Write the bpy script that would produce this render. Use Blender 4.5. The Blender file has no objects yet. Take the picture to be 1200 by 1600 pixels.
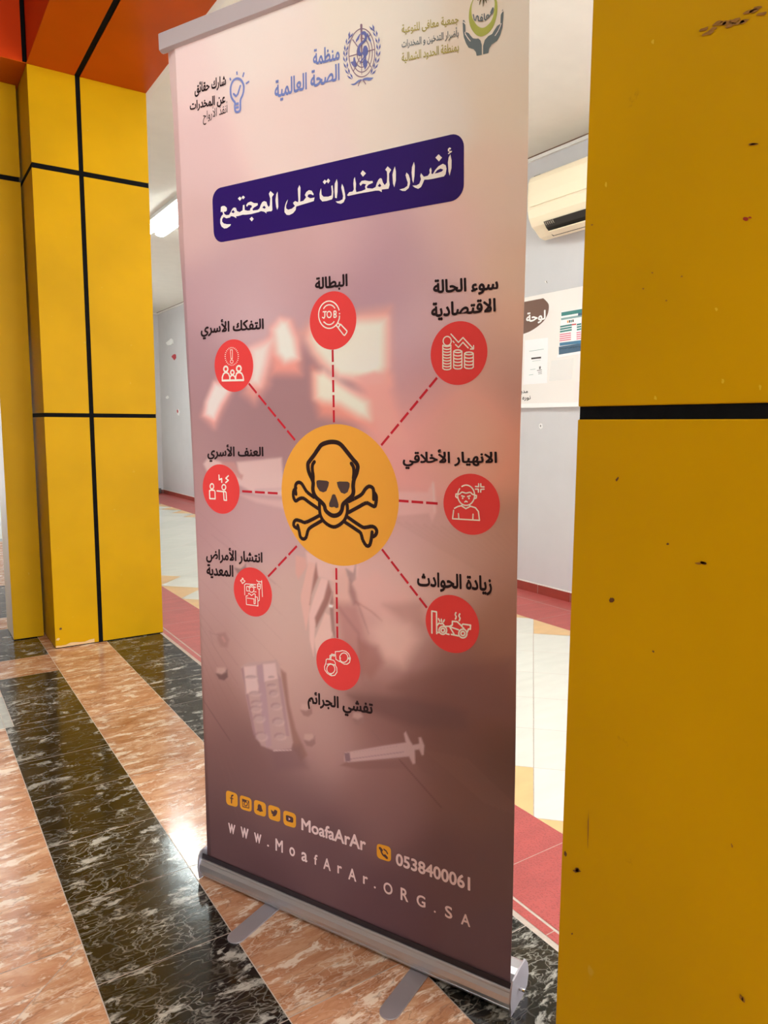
import bpy, bmesh, math, random
import numpy as np
from mathutils import Vector, Matrix
from mathutils.geometry import interpolate_bezier, tessellate_polygon

random.seed(7)
sc = bpy.context.scene
COL = sc.collection

# ------------------------------------------------------------------ camera
CAM_H = 1.183
F = 1141.5                       # focal length in pixels of the 1200x1600 frame
YAW, PITCH, ROLL = math.radians(33.5944), math.radians(6.87), math.radians(0.302)
_fwd = Vector((math.sin(YAW) * math.cos(PITCH), math.cos(YAW) * math.cos(PITCH), -math.sin(PITCH)))
_r = Vector((math.cos(YAW), -math.sin(YAW), 0))
_u = _r.cross(_fwd)
_right = _r * math.cos(ROLL) + _u * math.sin(ROLL)
_up = -_r * math.sin(ROLL) + _u * math.cos(ROLL)
cd = bpy.data.cameras.new('camera')
cam = bpy.data.objects.new('camera', cd)
COL.objects.link(cam)
sc.camera = cam
cd.sensor_fit = 'VERTICAL'
cd.sensor_height = 36.0
cd.lens = F / 1600 * 36
cd.clip_start = 0.05
M = Matrix((( _right.x, _up.x, -_fwd.x, 0), (_right.y, _up.y, -_fwd.y, 0), (_right.z, _up.z, -_fwd.z, CAM_H), (0, 0, 0, 1)))
cam.matrix_world = M

# ------------------------------------------------------------------ world, exposure
W = bpy.data.worlds.new('world')
sc.world = W
W.use_nodes = True
bg = W.node_tree.nodes['Background']
bg.inputs[0].default_value = (0.90, 0.96, 1.0, 1)
bg.inputs[1].default_value = 6.6
sc.view_settings.view_transform = 'Standard'
sc.view_settings.look = 'None'
sc.view_settings.exposure = 0.62
sc.view_settings.gamma = 1.0
sc.view_settings.use_curve_mapping = False
PRINT_GAIN = 0.76                # light the sheet receives: print ink = seen colour / gain
TUBE = 20.0                      # ceiling tubes

# ------------------------------------------------------------------ colour and material helpers
def lin(c):
    c = c / 255.0
    return c / 12.92 if c <= 0.04045 else ((c + 0.055) / 1.055) ** 2.4
def rgb(r, g, b, gain=1.0):
    return tuple(min(1.0, lin(v) / gain) for v in (r, g, b)) + (1.0,)

class NT:
    def __init__(s, name):
        s.m = bpy.data.materials.new(name); s.m.use_nodes = True
        s.t = s.m.node_tree; s.b = s.t.nodes['Principled BSDF']
    def n(s, typ, **kw):
        nd = s.t.nodes.new(typ)
        for k, v in kw.items():
            if k[0] == '_': setattr(nd, k[1:], v)
            else:
                key = int(k[1:]) if k[0] == 'i' and k[1:].isdigit() else k
                if isinstance(v, bpy.types.NodeSocket): s.t.links.new(v, nd.inputs[key])
                else: nd.inputs[key].default_value = v
        return nd
    def l(s, a, b): s.t.links.new(a, b)
    def set(s, key, v):
        if isinstance(v, bpy.types.NodeSocket): s.t.links.new(v, s.b.inputs[key])
        else: s.b.inputs[key].default_value = v
    def math(s, op, a, b=0.5, clamp=False):
        nd = s.n('ShaderNodeMath', _operation=op, _use_clamp=clamp)
        for i, v in enumerate((a, b)):
            if isinstance(v, bpy.types.NodeSocket): s.l(v, nd.inputs[i])
            else: nd.inputs[i].default_value = v
        return nd.outputs[0]
    def ramp(s, fac, stops, interp='LINEAR'):
        nd = s.n('ShaderNodeValToRGB'); s.l(fac, nd.inputs[0])
        cr = nd.color_ramp; cr.interpolation = interp
        while len(cr.elements) < len(stops): cr.elements.new(0.5)
        for e, (p, c) in zip(cr.elements, stops):
            e.position = p; e.color = c if len(c) == 4 else tuple(c) + (1,)
        return nd.outputs[0]
    def mix(s, fac, a, b):
        nd = s.n('ShaderNodeMix', _data_type='RGBA')
        for k, v in ((0, fac), (6, a), (7, b)):
            if isinstance(v, bpy.types.NodeSocket): s.l(v, nd.inputs[k])
            else: nd.inputs[k].default_value = v
        return nd.outputs[2]

def plain(name, col, rough=0.5, metal=0.0, spec=0.5, noise=0.0, scale=20.0, bump=0.0):
    t = NT(name)
    t.set('Roughness', rough); t.set('Metallic', metal); t.set('Specular IOR Level', spec)
    if noise or bump:
        g = t.n('ShaderNodeNewGeometry')
        nz = t.n('ShaderNodeTexNoise', Vector=g.outputs['Position'], Scale=scale, Detail=4.0)
    if noise:
        d = tuple(max(0, c * (1 - noise)) for c in col[:3]) + (1,)
        l = tuple(min(1, c * (1 + noise)) for c in col[:3]) + (1,)
        t.set('Base Color', t.ramp(nz.outputs[0], [(0.3, d), (0.7, l)]))
    else:
        t.set('Base Color', col)
    if bump:
        t.set('Normal', t.n('ShaderNodeBump', Strength=bump, Distance=0.002, Height=nz.outputs[0]).outputs[0])
    return t.m

def painted_panel(name, col, rough):
    """enamelled cladding: faint mottling, scuffs and small chips"""
    t = NT(name)
    g = t.n('ShaderNodeNewGeometry').outputs['Position']
    n1 = t.n('ShaderNodeTexNoise', Vector=g, Scale=3.0, Detail=3.0).outputs[0]
    d = tuple(c * 0.90 for c in col[:3]) + (1,); l = tuple(min(1, c * 1.06) for c in col[:3]) + (1,)
    base = t.ramp(n1, [(0.3, d), (0.7, l)])
    n2 = t.n('ShaderNodeTexNoise', Vector=g, Scale=17.0, Detail=5.0, Roughness=0.65).outputs[0]
    spot = t.ramp(n2, [(0.715, (0, 0, 0)), (0.76, (1, 1, 1))])
    c2 = t.mix(t.math('MULTIPLY', spot, 0.30), base, (col[0] * 0.42, col[1] * 0.33, 0.01, 1))
    n3 = t.n('ShaderNodeTexNoise', Vector=t.n('ShaderNodeMapping', Vector=g, Location=(3, 1, 5)).outputs[0], Scale=26.0, Detail=2.0).outputs[0]
    pale = t.ramp(n3, [(0.74, (0, 0, 0)), (0.78, (1, 1, 1))])
    c3 = t.mix(t.math('MULTIPLY', pale, 0.25), c2, (min(1, col[0] * 1.1), min(1, col[1] * 1.5), 0.08, 1))
    t.set('Base Color', c3); t.set('Roughness', rough); t.set('Specular IOR Level', 0.08)
    n4 = t.n('ShaderNodeTexNoise', Vector=g, Scale=1.6, Detail=1.0).outputs[0]
    t.set('Normal', t.n('ShaderNodeBump', Strength=0.15, Distance=0.01, Height=n4).outputs[0])
    return t.m

def marble(name, lo, mid, hi, vein, crack, stretch, vein_amt, patch_amt, crack_amt, pth):
    t = NT(name)
    pos = t.n('ShaderNodeNewGeometry').outputs['Position']
    at = t.n('ShaderNodeAttribute', _attribute_name='tile').outputs['Vector']
    off = t.n('ShaderNodeVectorMath', _operation='SCALE', Vector=at, Scale=9.0).outputs[0]
    p = t.n('ShaderNodeVectorMath', _operation='ADD', i0=pos, i1=off).outputs[0]
    p = t.n('ShaderNodeMapping', Vector=p, Scale=stretch).outputs[0]
    wv = t.n('ShaderNodeTexNoise', Vector=p, Scale=5.0, Detail=4.0, Roughness=0.6)
    wc = t.n('ShaderNodeVectorMath', _operation='SUBTRACT', i0=wv.outputs['Color'], i1=(0.5, 0.5, 0.5)).outputs[0]
    wc = t.n('ShaderNodeVectorMath', _operation='SCALE', Vector=wc, Scale=0.22).outputs[0]
    q = t.n('ShaderNodeVectorMath', _operation='ADD', i0=p, i1=wc).outputs[0]
    n1 = t.n('ShaderNodeTexNoise', Vector=q, Scale=7.0, Detail=6.0, Roughness=0.62).outputs[0]
    base = t.ramp(n1, [(0.28, lo), (0.5, mid), (0.72, hi)])
    v1 = t.n('ShaderNodeTexVoronoi', Vector=q, Scale=9.0, _feature='DISTANCE_TO_EDGE').outputs[0]
    v2 = t.n('ShaderNodeTexVoronoi', Vector=q, Scale=24.0, _feature='DISTANCE_TO_EDGE').outputs[0]
    m = t.n('ShaderNodeTexNoise', Vector=t.n('ShaderNodeMapping', Vector=p, Location=(4, 2, 1)).outputs[0], Scale=4.5, Detail=3.0).outputs[0]
    mask = t.ramp(m, [(0.42, (0, 0, 0)), (0.62, (1, 1, 1))])
    l1 = t.ramp(v1, [(0.0, (1, 1, 1)), (0.035, (0, 0, 0))])
    l2 = t.ramp(v2, [(0.0, (1, 1, 1)), (0.05, (0, 0, 0))])
    ln = t.math('MAXIMUM', l1, t.math('MULTIPLY', l2, mask))
    ln = t.math('MULTIPLY', ln, t.math('ADD', t.math('MULTIPLY', mask, 0.75), 0.25))
    c = t.mix(t.math('MULTIPLY', ln, vein_amt, True), base, vein)
    n2 = t.n('ShaderNodeTexNoise', Vector=t.n('ShaderNodeMapping', Vector=q, Location=(1, 7, 3)).outputs[0], Scale=11.0, Detail=7.0, Roughness=0.68).outputs[0]
    pt = t.ramp(n2, [(pth, (0, 0, 0)), (pth + 0.075, (1, 1, 1))])
    c = t.mix(t.math('MULTIPLY', pt, patch_amt, True), c, vein)
    v3 = t.n('ShaderNodeTexVoronoi', Vector=t.n('ShaderNodeMapping', Vector=q, Location=(9, 5, 2)).outputs[0], Scale=6.0, _feature='DISTANCE_TO_EDGE').outputs[0]
    l3 = t.ramp(v3, [(0.0, (1, 1, 1)), (0.02, (0, 0, 0))])
    c = t.mix(t.math('MULTIPLY', l3, crack_amt, True), c, crack)
    tint = t.n('ShaderNodeSeparateXYZ', Vector=at).outputs[2]
    hs = t.n('ShaderNodeHueSaturation', Color=c, Value=t.math('ADD', t.math('MULTIPLY', tint, 0.35), 0.82))
    t.set('Base Color', hs.outputs[0])
    t.set('Roughness', 0.14); t.set('Specular IOR Level', 0.42)
    nb_ = t.n('ShaderNodeTexNoise', Vector=pos, Scale=14.0, Detail=2.0).outputs[0]
    b1 = t.n('ShaderNodeBump', Strength=0.10, Distance=0.004, Height=nb_)
    b2 = t.n('ShaderNodeBump', Strength=0.06, Distance=0.002, Height=n2, Normal=b1.outputs[0])
    t.set('Normal', b2.outputs[0])
    return t.m

def tile_mat(name, col, rough, var=0.08, dots=False):
    t = NT(name)
    pos = t.n('ShaderNodeNewGeometry').outputs['Position']
    at = t.n('ShaderNodeAttribute', _attribute_name='tile').outputs['Vector']
    n = t.n('ShaderNodeTexNoise', Vector=t.n('ShaderNodeMapping', Vector=pos, Scale=(2, 6, 1)).outputs[0], Scale=3.0, Detail=4.0).outputs[0]
    d = tuple(c * (1 - var) for c in col[:3]) + (1,); l = tuple(min(1, c * (1 + var)) for c in col[:3]) + (1,)
    c = t.ramp(n, [(0.3, d), (0.7, l)])
    if dots:
        v = t.n('ShaderNodeTexVoronoi', Vector=pos, Scale=170.0).outputs[0]
        dk = t.ramp(v, [(0.28, (1, 1, 1)), (0.42, (0, 0, 0))])
        c = t.mix(t.math('MULTIPLY', dk, 0.40), c, tuple(x * 0.45 for x in col[:3]) + (1,))
        t.set('Normal', t.n('ShaderNodeBump', Strength=0.5, Distance=0.001, Height=v).outputs[0])
    tint = t.n('ShaderNodeSeparateXYZ', Vector=at).outputs[2]
    hs = t.n('ShaderNodeHueSaturation', Color=c, Value=t.math('ADD', t.math('MULTIPLY', tint, 0.08), 0.96))
    t.set('Base Color', hs.outputs[0]); t.set('Roughness', rough)
    return t.m

MAT = {}
MAT['yellow'] = painted_panel('yellow_enamel', rgb(190, 142, 0), 0.45)
MAT['orange'] = painted_panel('orange_enamel', rgb(188, 78, 6), 0.35)
MAT['red_orange'] = painted_panel('red_orange_enamel', rgb(192, 58, 14), 0.35)
MAT['sealant'] = plain('black_sealant', rgb(12, 11, 11), 0.8, spec=0.08, noise=0.3, scale=60, bump=0.6)
MAT['white_wall'] = plain('white_wall_paint', rgb(226, 222, 214), 0.8, noise=0.02, scale=6)
MAT['left_wall'] = plain('brown_grey_wall_paint', rgb(120, 108, 96), 0.7, noise=0.03, scale=6)
MAT['ceiling'] = plain('ceiling_paint', rgb(226, 220, 208), 0.9, noise=0.02, scale=8, bump=0.1)
MAT['grey_wall'] = plain('pale_grey_wall_paint', rgb(205, 202, 203), 0.75, noise=0.02, scale=5, bump=0.1)
MAT['plaster_white'] = plain('plaster_white', rgb(232, 228, 222), 0.8, noise=0.03, scale=40)
MAT['brown_line'] = plain('brown_gap', rgb(110, 80, 62), 0.8)
MAT['skirting'] = plain('red_skirting_tile', rgb(150, 58, 46), 0.35, noise=0.08, scale=20)
MAT['grout'] = plain('grout', rgb(196, 180, 168), 0.8, noise=0.1, scale=60)
MAT['dark_marble'] = marble('dark_marble', (0.005, 0.005, 0.005), (0.012, 0.010, 0.008), (0.050, 0.038, 0.022), (0.50, 0.48, 0.43, 1), (0.22, 0.20, 0.17, 1), (1.0, 1.9, 1.0), 0.50, 0.80, 0.25, 0.555)
MAT['peach_marble'] = marble('peach_marble', (0.36, 0.14, 0.06), (0.54, 0.26, 0.14), (0.74, 0.47, 0.30), (0.88, 0.74, 0.60, 1), (0.16, 0.065, 0.035, 1), (1.0, 2.7, 1.0), 0.50, 0.85, 0.45, 0.535)
MAT['pale_stone'] = plain('pale_stone', rgb(176, 176, 168), 0.25, noise=0.12, scale=30)
MAT['red_tile'] = tile_mat('red_floor_tile', rgb(184, 84, 80), 0.38, 0.10, True)
MAT['white_tile'] = tile_mat('white_floor_tile', rgb(224, 224, 213), 0.22, 0.03)
MAT['tan_tile'] = tile_mat('tan_floor_tile', rgb(226, 186, 130), 0.3, 0.06)
MAT['alu'] = plain('brushed_aluminium', (0.63, 0.63, 0.67, 1), 0.34, 0.85)
MAT['alu_matte'] = plain('matte_aluminium', rgb(178, 172, 178), 0.45, 0.55)
MAT['alu_rail'] = plain('anodised_rail', rgb(196, 184, 186), 0.45, 0.25)
MAT['steel'] = plain('steel_screw', (0.7, 0.7, 0.7, 1), 0.25, 1.0)
MAT['slot_shade'] = plain('painted_slot_shade', rgb(40, 28, 34), 0.7)  # colour of the shade painted along the sheet's foot
MAT['ac_cream'] = plain('cream_plastic', rgb(246, 230, 200), 0.4)
MAT['ac_dark'] = plain('dark_vent', rgb(40, 34, 28), 0.6)
MAT['ac_grey'] = plain('grey_flap', rgb(150, 140, 126), 0.5)
MAT['ink_grey'] = plain('grey_ink', rgb(120, 115, 112), 0.6)
MAT['board'] = plain('white_board_film', rgb(240, 232, 226), 0.35)
MAT['board_edge'] = plain('white_edge', rgb(246, 244, 242), 0.4)
MAT['sleeve'] = plain('clear_sleeve', rgb(236, 231, 227), 0.25)
MAT['scuff'] = plain('brown_scuff', rgb(136, 88, 0), 0.6)
MAT['chip_dark'] = plain('dark_chip', rgb(92, 50, 4), 0.6)
MAT['chip_red'] = plain('red_stain', rgb(150, 34, 6), 0.5)
MAT['chip_pale'] = plain('bare_putty', rgb(206, 166, 118), 0.7)
MAT['chip_lemon'] = plain('lemon_fleck', rgb(204, 164, 0), 0.5)
MAT['paper'] = plain('white_paper', rgb(245, 242, 242), 0.7)
MAT['brown_print'] = plain('brown_print', rgb(112, 78, 62), 0.4)
MAT['white_print'] = plain('white_print', rgb(245, 243, 240), 0.4)
MAT['dark_ink'] = plain('dark_ink', rgb(60, 52, 50), 0.6)
MAT['teal'] = plain('teal_print', rgb(60, 128, 124), 0.5)
MAT['grey_teal'] = plain('grey_teal_print', rgb(140, 168, 168), 0.5)
MAT['pink'] = plain('pink_print', rgb(222, 120, 142), 0.5)
MAT['blue'] = plain('blue_print', rgb(66, 118, 150), 0.5)
MAT['navy'] = plain('navy_print', rgb(70, 98, 122), 0.5)
MAT['red_dot'] = plain('red_print', rgb(200, 60, 60), 0.5)
MAT['orange_dot'] = plain('orange_print', rgb(235, 160, 80), 0.5)
MAT['heart'] = plain('red_sticker', rgb(190, 40, 52), 0.5)
MAT['grey_metal'] = plain('grey_metal', rgb(128, 124, 122), 0.45, 0.4)
MAT['fixture'] = plain('white_fixture', rgb(235, 238, 236), 0.35)
t = NT('glowing_tube'); t.set('Base Color', (1, 1, 1, 1)); t.set('Emission Color', (0.90, 1.0, 0.98, 1)); t.set('Emission Strength', TUBE); MAT['tube'] = t.m

def print_mat(name, r, g, b):
    return plain(name, rgb(r, g, b, PRINT_GAIN), 0.55, spec=0.2)
MAT['p_red'] = print_mat('print_red', 216, 66, 66)
MAT['p_dash'] = print_mat('print_dash_red', 184, 34, 48)
MAT['p_line'] = print_mat('print_pale_line', 250, 222, 212)
MAT['p_yellow'] = print_mat('print_amber', 222, 158, 62)
MAT['p_black'] = print_mat('print_black', 44, 28, 28)
MAT['p_eye'] = print_mat('print_dark_grey', 76, 60, 58)
MAT['p_navy'] = print_mat('print_indigo', 40, 17, 94)
MAT['p_white'] = print_mat('print_white', 236, 220, 214)
MAT['p_pale'] = print_mat('print_pale_pink', 218, 192, 192)
MAT['p_who'] = print_mat('print_slate_blue', 108, 122, 178)
MAT['p_who2'] = print_mat('print_emblem_blue', 98, 104, 160)
MAT['p_whoring'] = print_mat('print_emblem_ring', 128, 104, 122)
MAT['p_bulb'] = print_mat('print_bulb_blue', 116, 128, 184)
MAT['p_green'] = print_mat('print_olive_green', 162, 170, 82)
MAT['p_olive'] = print_mat('print_olive_text', 168, 160, 88)
MAT['p_teal'] = print_mat('print_slate_grey', 98, 110, 116)
MAT['p_leaf'] = print_mat('print_dark_leaf', 84, 78, 50)
MAT['p_gold'] = print_mat('print_gold', 216, 150, 48)
MAT['p_goldink'] = print_mat('print_brown_ink', 84, 58, 60)
MAT['p_text'] = print_mat('print_near_black', 36, 22, 26)

t = NT('printed_sheet')
ca = t.n('ShaderNodeVertexColor', _layer_name='print')
t.set('Base Color', ca.outputs[0]); t.set('Roughness', 0.55); t.set('Specular IOR Level', 0.2)
wg = t.n('ShaderNodeTexCoord').outputs['Object']
wav = t.n('ShaderNodeTexNoise', Vector=t.n('ShaderNodeMapping', Vector=wg, Scale=(6, 6, 500)).outputs[0], Scale=1.0, Detail=2.0).outputs[0]
t.set('Normal', t.n('ShaderNodeBump', Strength=0.08, Distance=0.001, Height=wav).outputs[0])
MAT['sheet'] = t.m

# ------------------------------------------------------------------ mesh helpers
class MB:
    """collects polygons and builds ONE mesh object"""
    def __init__(s): s.v = []; s.f = []; s.mi = []; s.mats = []; s.sm = []; s.tile = []
    def _m(s, m):
        if m not in s.mats: s.mats.append(m)
        return s.mats.index(m)
    def poly(s, pts, m, smooth=False, tile=(0, 0, 0)):
        b = len(s.v); s.v += [tuple(p) for p in pts]
        s.f.append(list(range(b, b + len(pts)))); s.mi.append(s._m(m)); s.sm.append(smooth); s.tile.append(tile)
    def box(s, a, b, m):
        x0, y0, z0 = a; x1, y1, z1 = b
        P = [(x0, y0, z0), (x1, y0, z0), (x1, y1, z0), (x0, y1, z0), (x0, y0, z1), (x1, y0, z1), (x1, y1, z1), (x0, y1, z1)]
        k = len(s.v); s.v += P; i = s._m(m)
        for q in ((0, 3, 2, 1), (4, 5, 6, 7), (0, 1, 5, 4), (1, 2, 6, 5), (2, 3, 7, 6), (3, 0, 4, 7)):
            s.f.append([k + j for j in q]); s.mi.append(i); s.sm.append(False); s.tile.append((0, 0, 0))
    def prism(s, prof, fn, m, smooth=False, cap0=True, cap1=True, closed=True):
        """prof: list of 2-D points; fn(p, end) -> 3-D point for end 0 / 1"""
        k = len(s.v); n = len(prof); i = s._m(m)
        for e in (0, 1): s.v += [tuple(fn(p, e)) for p in prof]
        for j in range(n if closed else n - 1):
            j2 = (j + 1) % n
            s.f.append([k + j, k + j2, k + n + j2, k + n + j]); s.mi.append(i); s.sm.append(smooth); s.tile.append((0, 0, 0))
        if cap0: s.f.append([k + j for j in range(n)][::-1]); s.mi.append(i); s.sm.append(False); s.tile.append((0, 0, 0))
        if cap1: s.f.append([k + n + j for j in range(n)]); s.mi.append(i); s.sm.append(False); s.tile.append((0, 0, 0))
    def mesh(s, me, m, fn=None):
        k = len(s.v); i = s._m(m)
        s.v += [tuple(fn(v.co)) if fn else tuple(v.co) for v in me.vertices]
        for p in me.polygons:
            s.f.append([k + j for j in p.vertices]); s.mi.append(i); s.sm.append(False); s.tile.append((0, 0, 0))
    def build(s, name, parent=None, bevel=0.0, origin=None, label=None, recalc=False, tiles=False):
        me = bpy.data.meshes.new(name)
        o0 = Vector(origin) if origin else Vector((0, 0, 0))
        me.from_pydata([tuple(Vector(p) - o0) for p in s.v], [], s.f)
        for m in s.mats: me.materials.append(MAT[m])
        me.polygons.foreach_set('material_index', s.mi)
        me.polygons.foreach_set('use_smooth', s.sm)
        if tiles:
            ca = me.color_attributes.new('tile', 'FLOAT_COLOR', 'CORNER')
            arr = []
            for f, tl in zip(s.f, s.tile): arr += list(tl + (1.0,)) * len(f)
            ca.data.foreach_set('color', arr)
        if recalc:
            bm = bmesh.new(); bm.from_mesh(me); bmesh.ops.recalc_face_normals(bm, faces=bm.faces); bm.to_mesh(me); bm.free()
        me.update()
        o = bpy.data.objects.new(name, me); COL.objects.link(o)
        if origin: o.location = o0
        if parent:
            o.parent = parent
            wl = Vector((0, 0, 0)); p = parent
            while p: wl += p.location; p = p.parent
            o.location = o0 - wl
        if bevel:
            b = o.modifiers.new('bevel', 'BEVEL'); b.width = bevel; b.segments = 2; b.limit_method = 'ANGLE'; b.angle_limit = math.radians(40)
        if label: o['label'] = label
        return o

def empty(name, loc, label, cat, group=None):
    o = bpy.data.objects.new(name, None); COL.objects.link(o); o.location = loc; o.empty_display_size = 0.1
    return tag(o, label, cat, group)
def tag(o, label, cat, group=None):
    o['label'] = label; o['category'] = cat
    if group: o['group'] = group
    return o
def struct(o):
    o['kind'] = 'structure'; return o

def smooth_line(pts, closed=False, k=5):
    P = [np.array(p, float) for p in pts]; n = len(P)
    if n < 3: return P
    out = []
    rng = range(n if closed else n - 1)
    for i in rng:
        p0 = P[(i - 1) % n] if closed or i > 0 else P[i]
        p1 = P[i]; p2 = P[(i + 1) % n]
        p3 = P[(i + 2) % n] if closed or i + 2 < n else p2
        for j in range(k):
            t_ = j / k
            out.append(0.5 * ((2 * p1) + (-p0 + p2) * t_ + (2 * p0 - 5 * p1 + 4 * p2 - p3) * t_ ** 2 + (-p0 + 3 * p1 - 3 * p2 + p3) * t_ ** 3))
    if not closed: out.append(P[-1])
    return out

# ------------------------------------------------------------------ Arabic shaping for the font
ISO = {'ا': (0xFE8D, 2), 'أ': (0xFE83, 2), 'ب': (0xFE8F, 4), 'ة': (0xFE93, 2), 'ت': (0xFE95, 4), 'ث': (0xFE99, 4), 'ج': (0xFE9D, 4), 'ح': (0xFEA1, 4),
       'خ': (0xFEA5, 4), 'د': (0xFEA9, 2), 'ذ': (0xFEAB, 2), 'ر': (0xFEAD, 2), 'ز': (0xFEAF, 2), 'س': (0xFEB1, 4), 'ش': (0xFEB5, 4), 'ص': (0xFEB9, 4),
       'ض': (0xFEBD, 4), 'ط': (0xFEC1, 4), 'ظ': (0xFEC5, 4), 'ع': (0xFEC9, 4), 'غ': (0xFECD, 4), 'ف': (0xFED1, 4), 'ق': (0xFED5, 4), 'ك': (0xFED9, 4),
       'ل': (0xFEDD, 4), 'م': (0xFEE1, 4), 'ن': (0xFEE5, 4), 'ه': (0xFEE9, 4), 'و': (0xFEED, 2), 'ى': (0xFEEF, 2), 'ي': (0xFEF1, 4), 'ئ': (0xFE89, 4), 'ء': (0xFE80, 1)}
def shape_arabic(s):
    out = []; prev_joins = False; i = 0
    while i < len(s):
        ch = s[i]
        if ch == 'ل' and i + 1 < len(s) and s[i + 1] in 'اأ':
            b = 0xFEFB if s[i + 1] == 'ا' else 0xFEF7
            out.append(chr(b + (1 if prev_joins else 0))); prev_joins = False; i += 2; continue
        if ch not in ISO: out.append(ch); prev_joins = False; i += 1; continue
        b, n = ISO[ch]
        nxt = s[i + 1] if i + 1 < len(s) else ''
        nj = nxt in ISO and nxt != 'ء' and nxt != ''
        pj = prev_joins and n > 1
        if n == 4 and nj: form = 3 if pj else 2
        else: form = 1 if pj else 0
        out.append(chr(b + form)); prev_joins = (n == 4 and nj); i += 1
    return ''.join(reversed(out))

def text_mesh(s, weight=0.0, spacing=1.0):
    """glyph outlines filled contour by contour (so overlapping contours stay solid), thickened by stacked offsets"""
    c = bpy.data.curves.new('t', 'FONT'); c.body = s; c.space_character = spacing
    o = bpy.data.objects.new('t', c); COL.objects.link(o)
    dg = bpy.context.evaluated_depsgraph_get()
    cu = o.evaluated_get(dg).to_curve(dg)
    loops = []
    for sp in cu.splines:
        if sp.type == 'BEZIER':
            bp = sp.bezier_points; n = len(bp); L = []
            for i in range(n):
                p, q = bp[i], bp[(i + 1) % n]
                straight = (p.handle_right - p.co).length < 1e-6 and (q.handle_left - q.co).length < 1e-6
                pts_ = [p.co.copy()] if straight else interpolate_bezier(p.co, p.handle_right, q.handle_left, q.co, 5)[:-1]
                L += pts_
        else: L = [p.co.to_3d() for p in sp.points]
        L = [Vector((v.x, v.y, 0)) for v in L]
        M_ = [v for i, v in enumerate(L) if (v - L[i - 1]).length > 1e-5]
        if len(M_) > 2: loops.append(M_)
    o.to_curve_clear(); bpy.data.objects.remove(o); bpy.data.curves.remove(c)
    area = lambda L: sum(L[i - 1].x * L[i].y - L[i].x * L[i - 1].y for i in range(len(L))) / 2
    A = [area(L) for L in loops]
    sg = 1 if A[max(range(len(A)), key=lambda i: abs(A[i]))] > 0 else -1
    def inside(p, L):
        r = False
        for i in range(len(L)):
            a, b = L[i - 1], L[i]
            if (a.y > p.y) != (b.y > p.y) and p.x < (b.x - a.x) * (p.y - a.y) / (b.y - a.y) + a.x: r = not r
        return r
    V_, F_ = [], []
    outs = [i for i in range(len(loops)) if A[i] * sg > 0]; hol = {i: [] for i in outs}
    for h in range(len(loops)):
        if A[h] * sg > 0: continue
        c_ = [i for i in outs if inside(loops[h][0], loops[i])]
        if c_: hol[min(c_, key=lambda i: abs(A[i]))].append(loops[h])
    for i in outs:
        polys = [loops[i]] + hol[i]
        flat = [v for L in polys for v in L]
        tris = tessellate_polygon(polys)
        offs = [(0, 0)] + ([(weight * math.cos(k * math.pi / 4), weight * math.sin(k * math.pi / 4)) for k in range(8)] if weight > 0 else [])
        for no, (ox, oy) in enumerate(offs):
            k0 = len(V_); V_ += [(v.x + ox, v.y + oy, no * 2.4e-5 + (i % 6) * 4e-6) for v in flat]; F_ += [[k0 + j for j in t3] for t3 in tris]
    me = bpy.data.meshes.new('t'); me.from_pydata(V_, [], F_)
    return me

# ================================================================== SETTING
RX0, RX1 = 1.545, 3.18          # white tile field of the room
WX = 3.71                       # wall with the notice board
YB = 12.35                      # far wall
ZC = 2.98
SOF = 2.887
P0, P1 = 0.627, 1.192           # pillar row
YF = 4.055                      # front of the far pillar
Y0 = -5.0

fl = MB()
fl.poly([(-1.9, Y0, -0.0006), (WX + 0.02, Y0, -0.0006), (WX + 0.02, YB + 0.02, -0.0006), (-1.9, YB + 0.02, -0.0006)], 'grout')
def rnd(): return (random.random(), random.random(), random.random())
def tile_rect(x0, x1, y0, y1, m, gap=0.0012):
    fl.poly([(x0 + gap, y0 + gap, 0), (x1 - gap, y0 + gap, 0), (x1 - gap, y1 - gap, 0), (x0 + gap, y1 - gap, 0)], m, tile=rnd())
def strip(x0, x1, ys, m):
    for a, b in zip(ys[:-1], ys[1:]): tile_rect(x0, x1, a, b, m)
def span(a, b, st, ph):
    k0 = math.ceil((a - ph) / st + 1e-6); L = [a]
    while ph + k0 * st < b - 1e-6: L.append(ph + k0 * st); k0 += 1
    return L + [b]
# left peach field with its mitred joint, dark band, peach band, dark band
for y0_, y1_ in zip(span(Y0, 3.08, 0.6, 1.66)[:-1], span(Y0, 3.08, 0.6, 1.66)[1:]):
    if abs(y0_ - 1.06) < 0.01:          # the slab cut by the slanting joint
        g = 0.0012
        fl.poly([(-0.326 + g * 2, y0_ + g, 0), (0.281 - g, y0_ + g, 0), (0.281 - g, y1_ - g * 2, 0)], 'peach_marble', tile=rnd())
        fl.poly([(-0.326, y0_ + g * 2, 0), (0.281 - g * 2, y1_ - g, 0), (-0.326, y1_ - g, 0)], 'peach_marble', tile=rnd())
    else: tile_rect(-0.326, 0.281, y0_, y1_, 'peach_marble')
    tile_rect(-1.9, -0.326, y0_, y1_, 'peach_marble')
tile_rect(-1.9, 0.281, 3.08, 3.22, 'pale_stone'); tile_rect(-1.9, 0.281, 3.22, 3.69, 'dark_marble')
tile_rect(0.281, 0.312, 3.08, 3.45, 'pale_stone')
strip(0.281, 0.582, span(Y0, 3.08, 0.3015, 1.511), 'dark_marble')
strip(0.312, 0.582, [3.08, 3.37, 3.69], 'dark_marble')
for a, b in ((-1.9, -0.6), (-0.6, 0.0), (0.0, 0.582)): tile_rect(a, b, 3.69, 3.98, 'peach_marble')
strip(0.582, 0.884, span(Y0, 5.0, 0.6, 1.213), 'peach_marble')
strip(0.884, 1.175, span(Y0, 8.3, 0.3015, 1.15), 'dark_marble')
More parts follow.
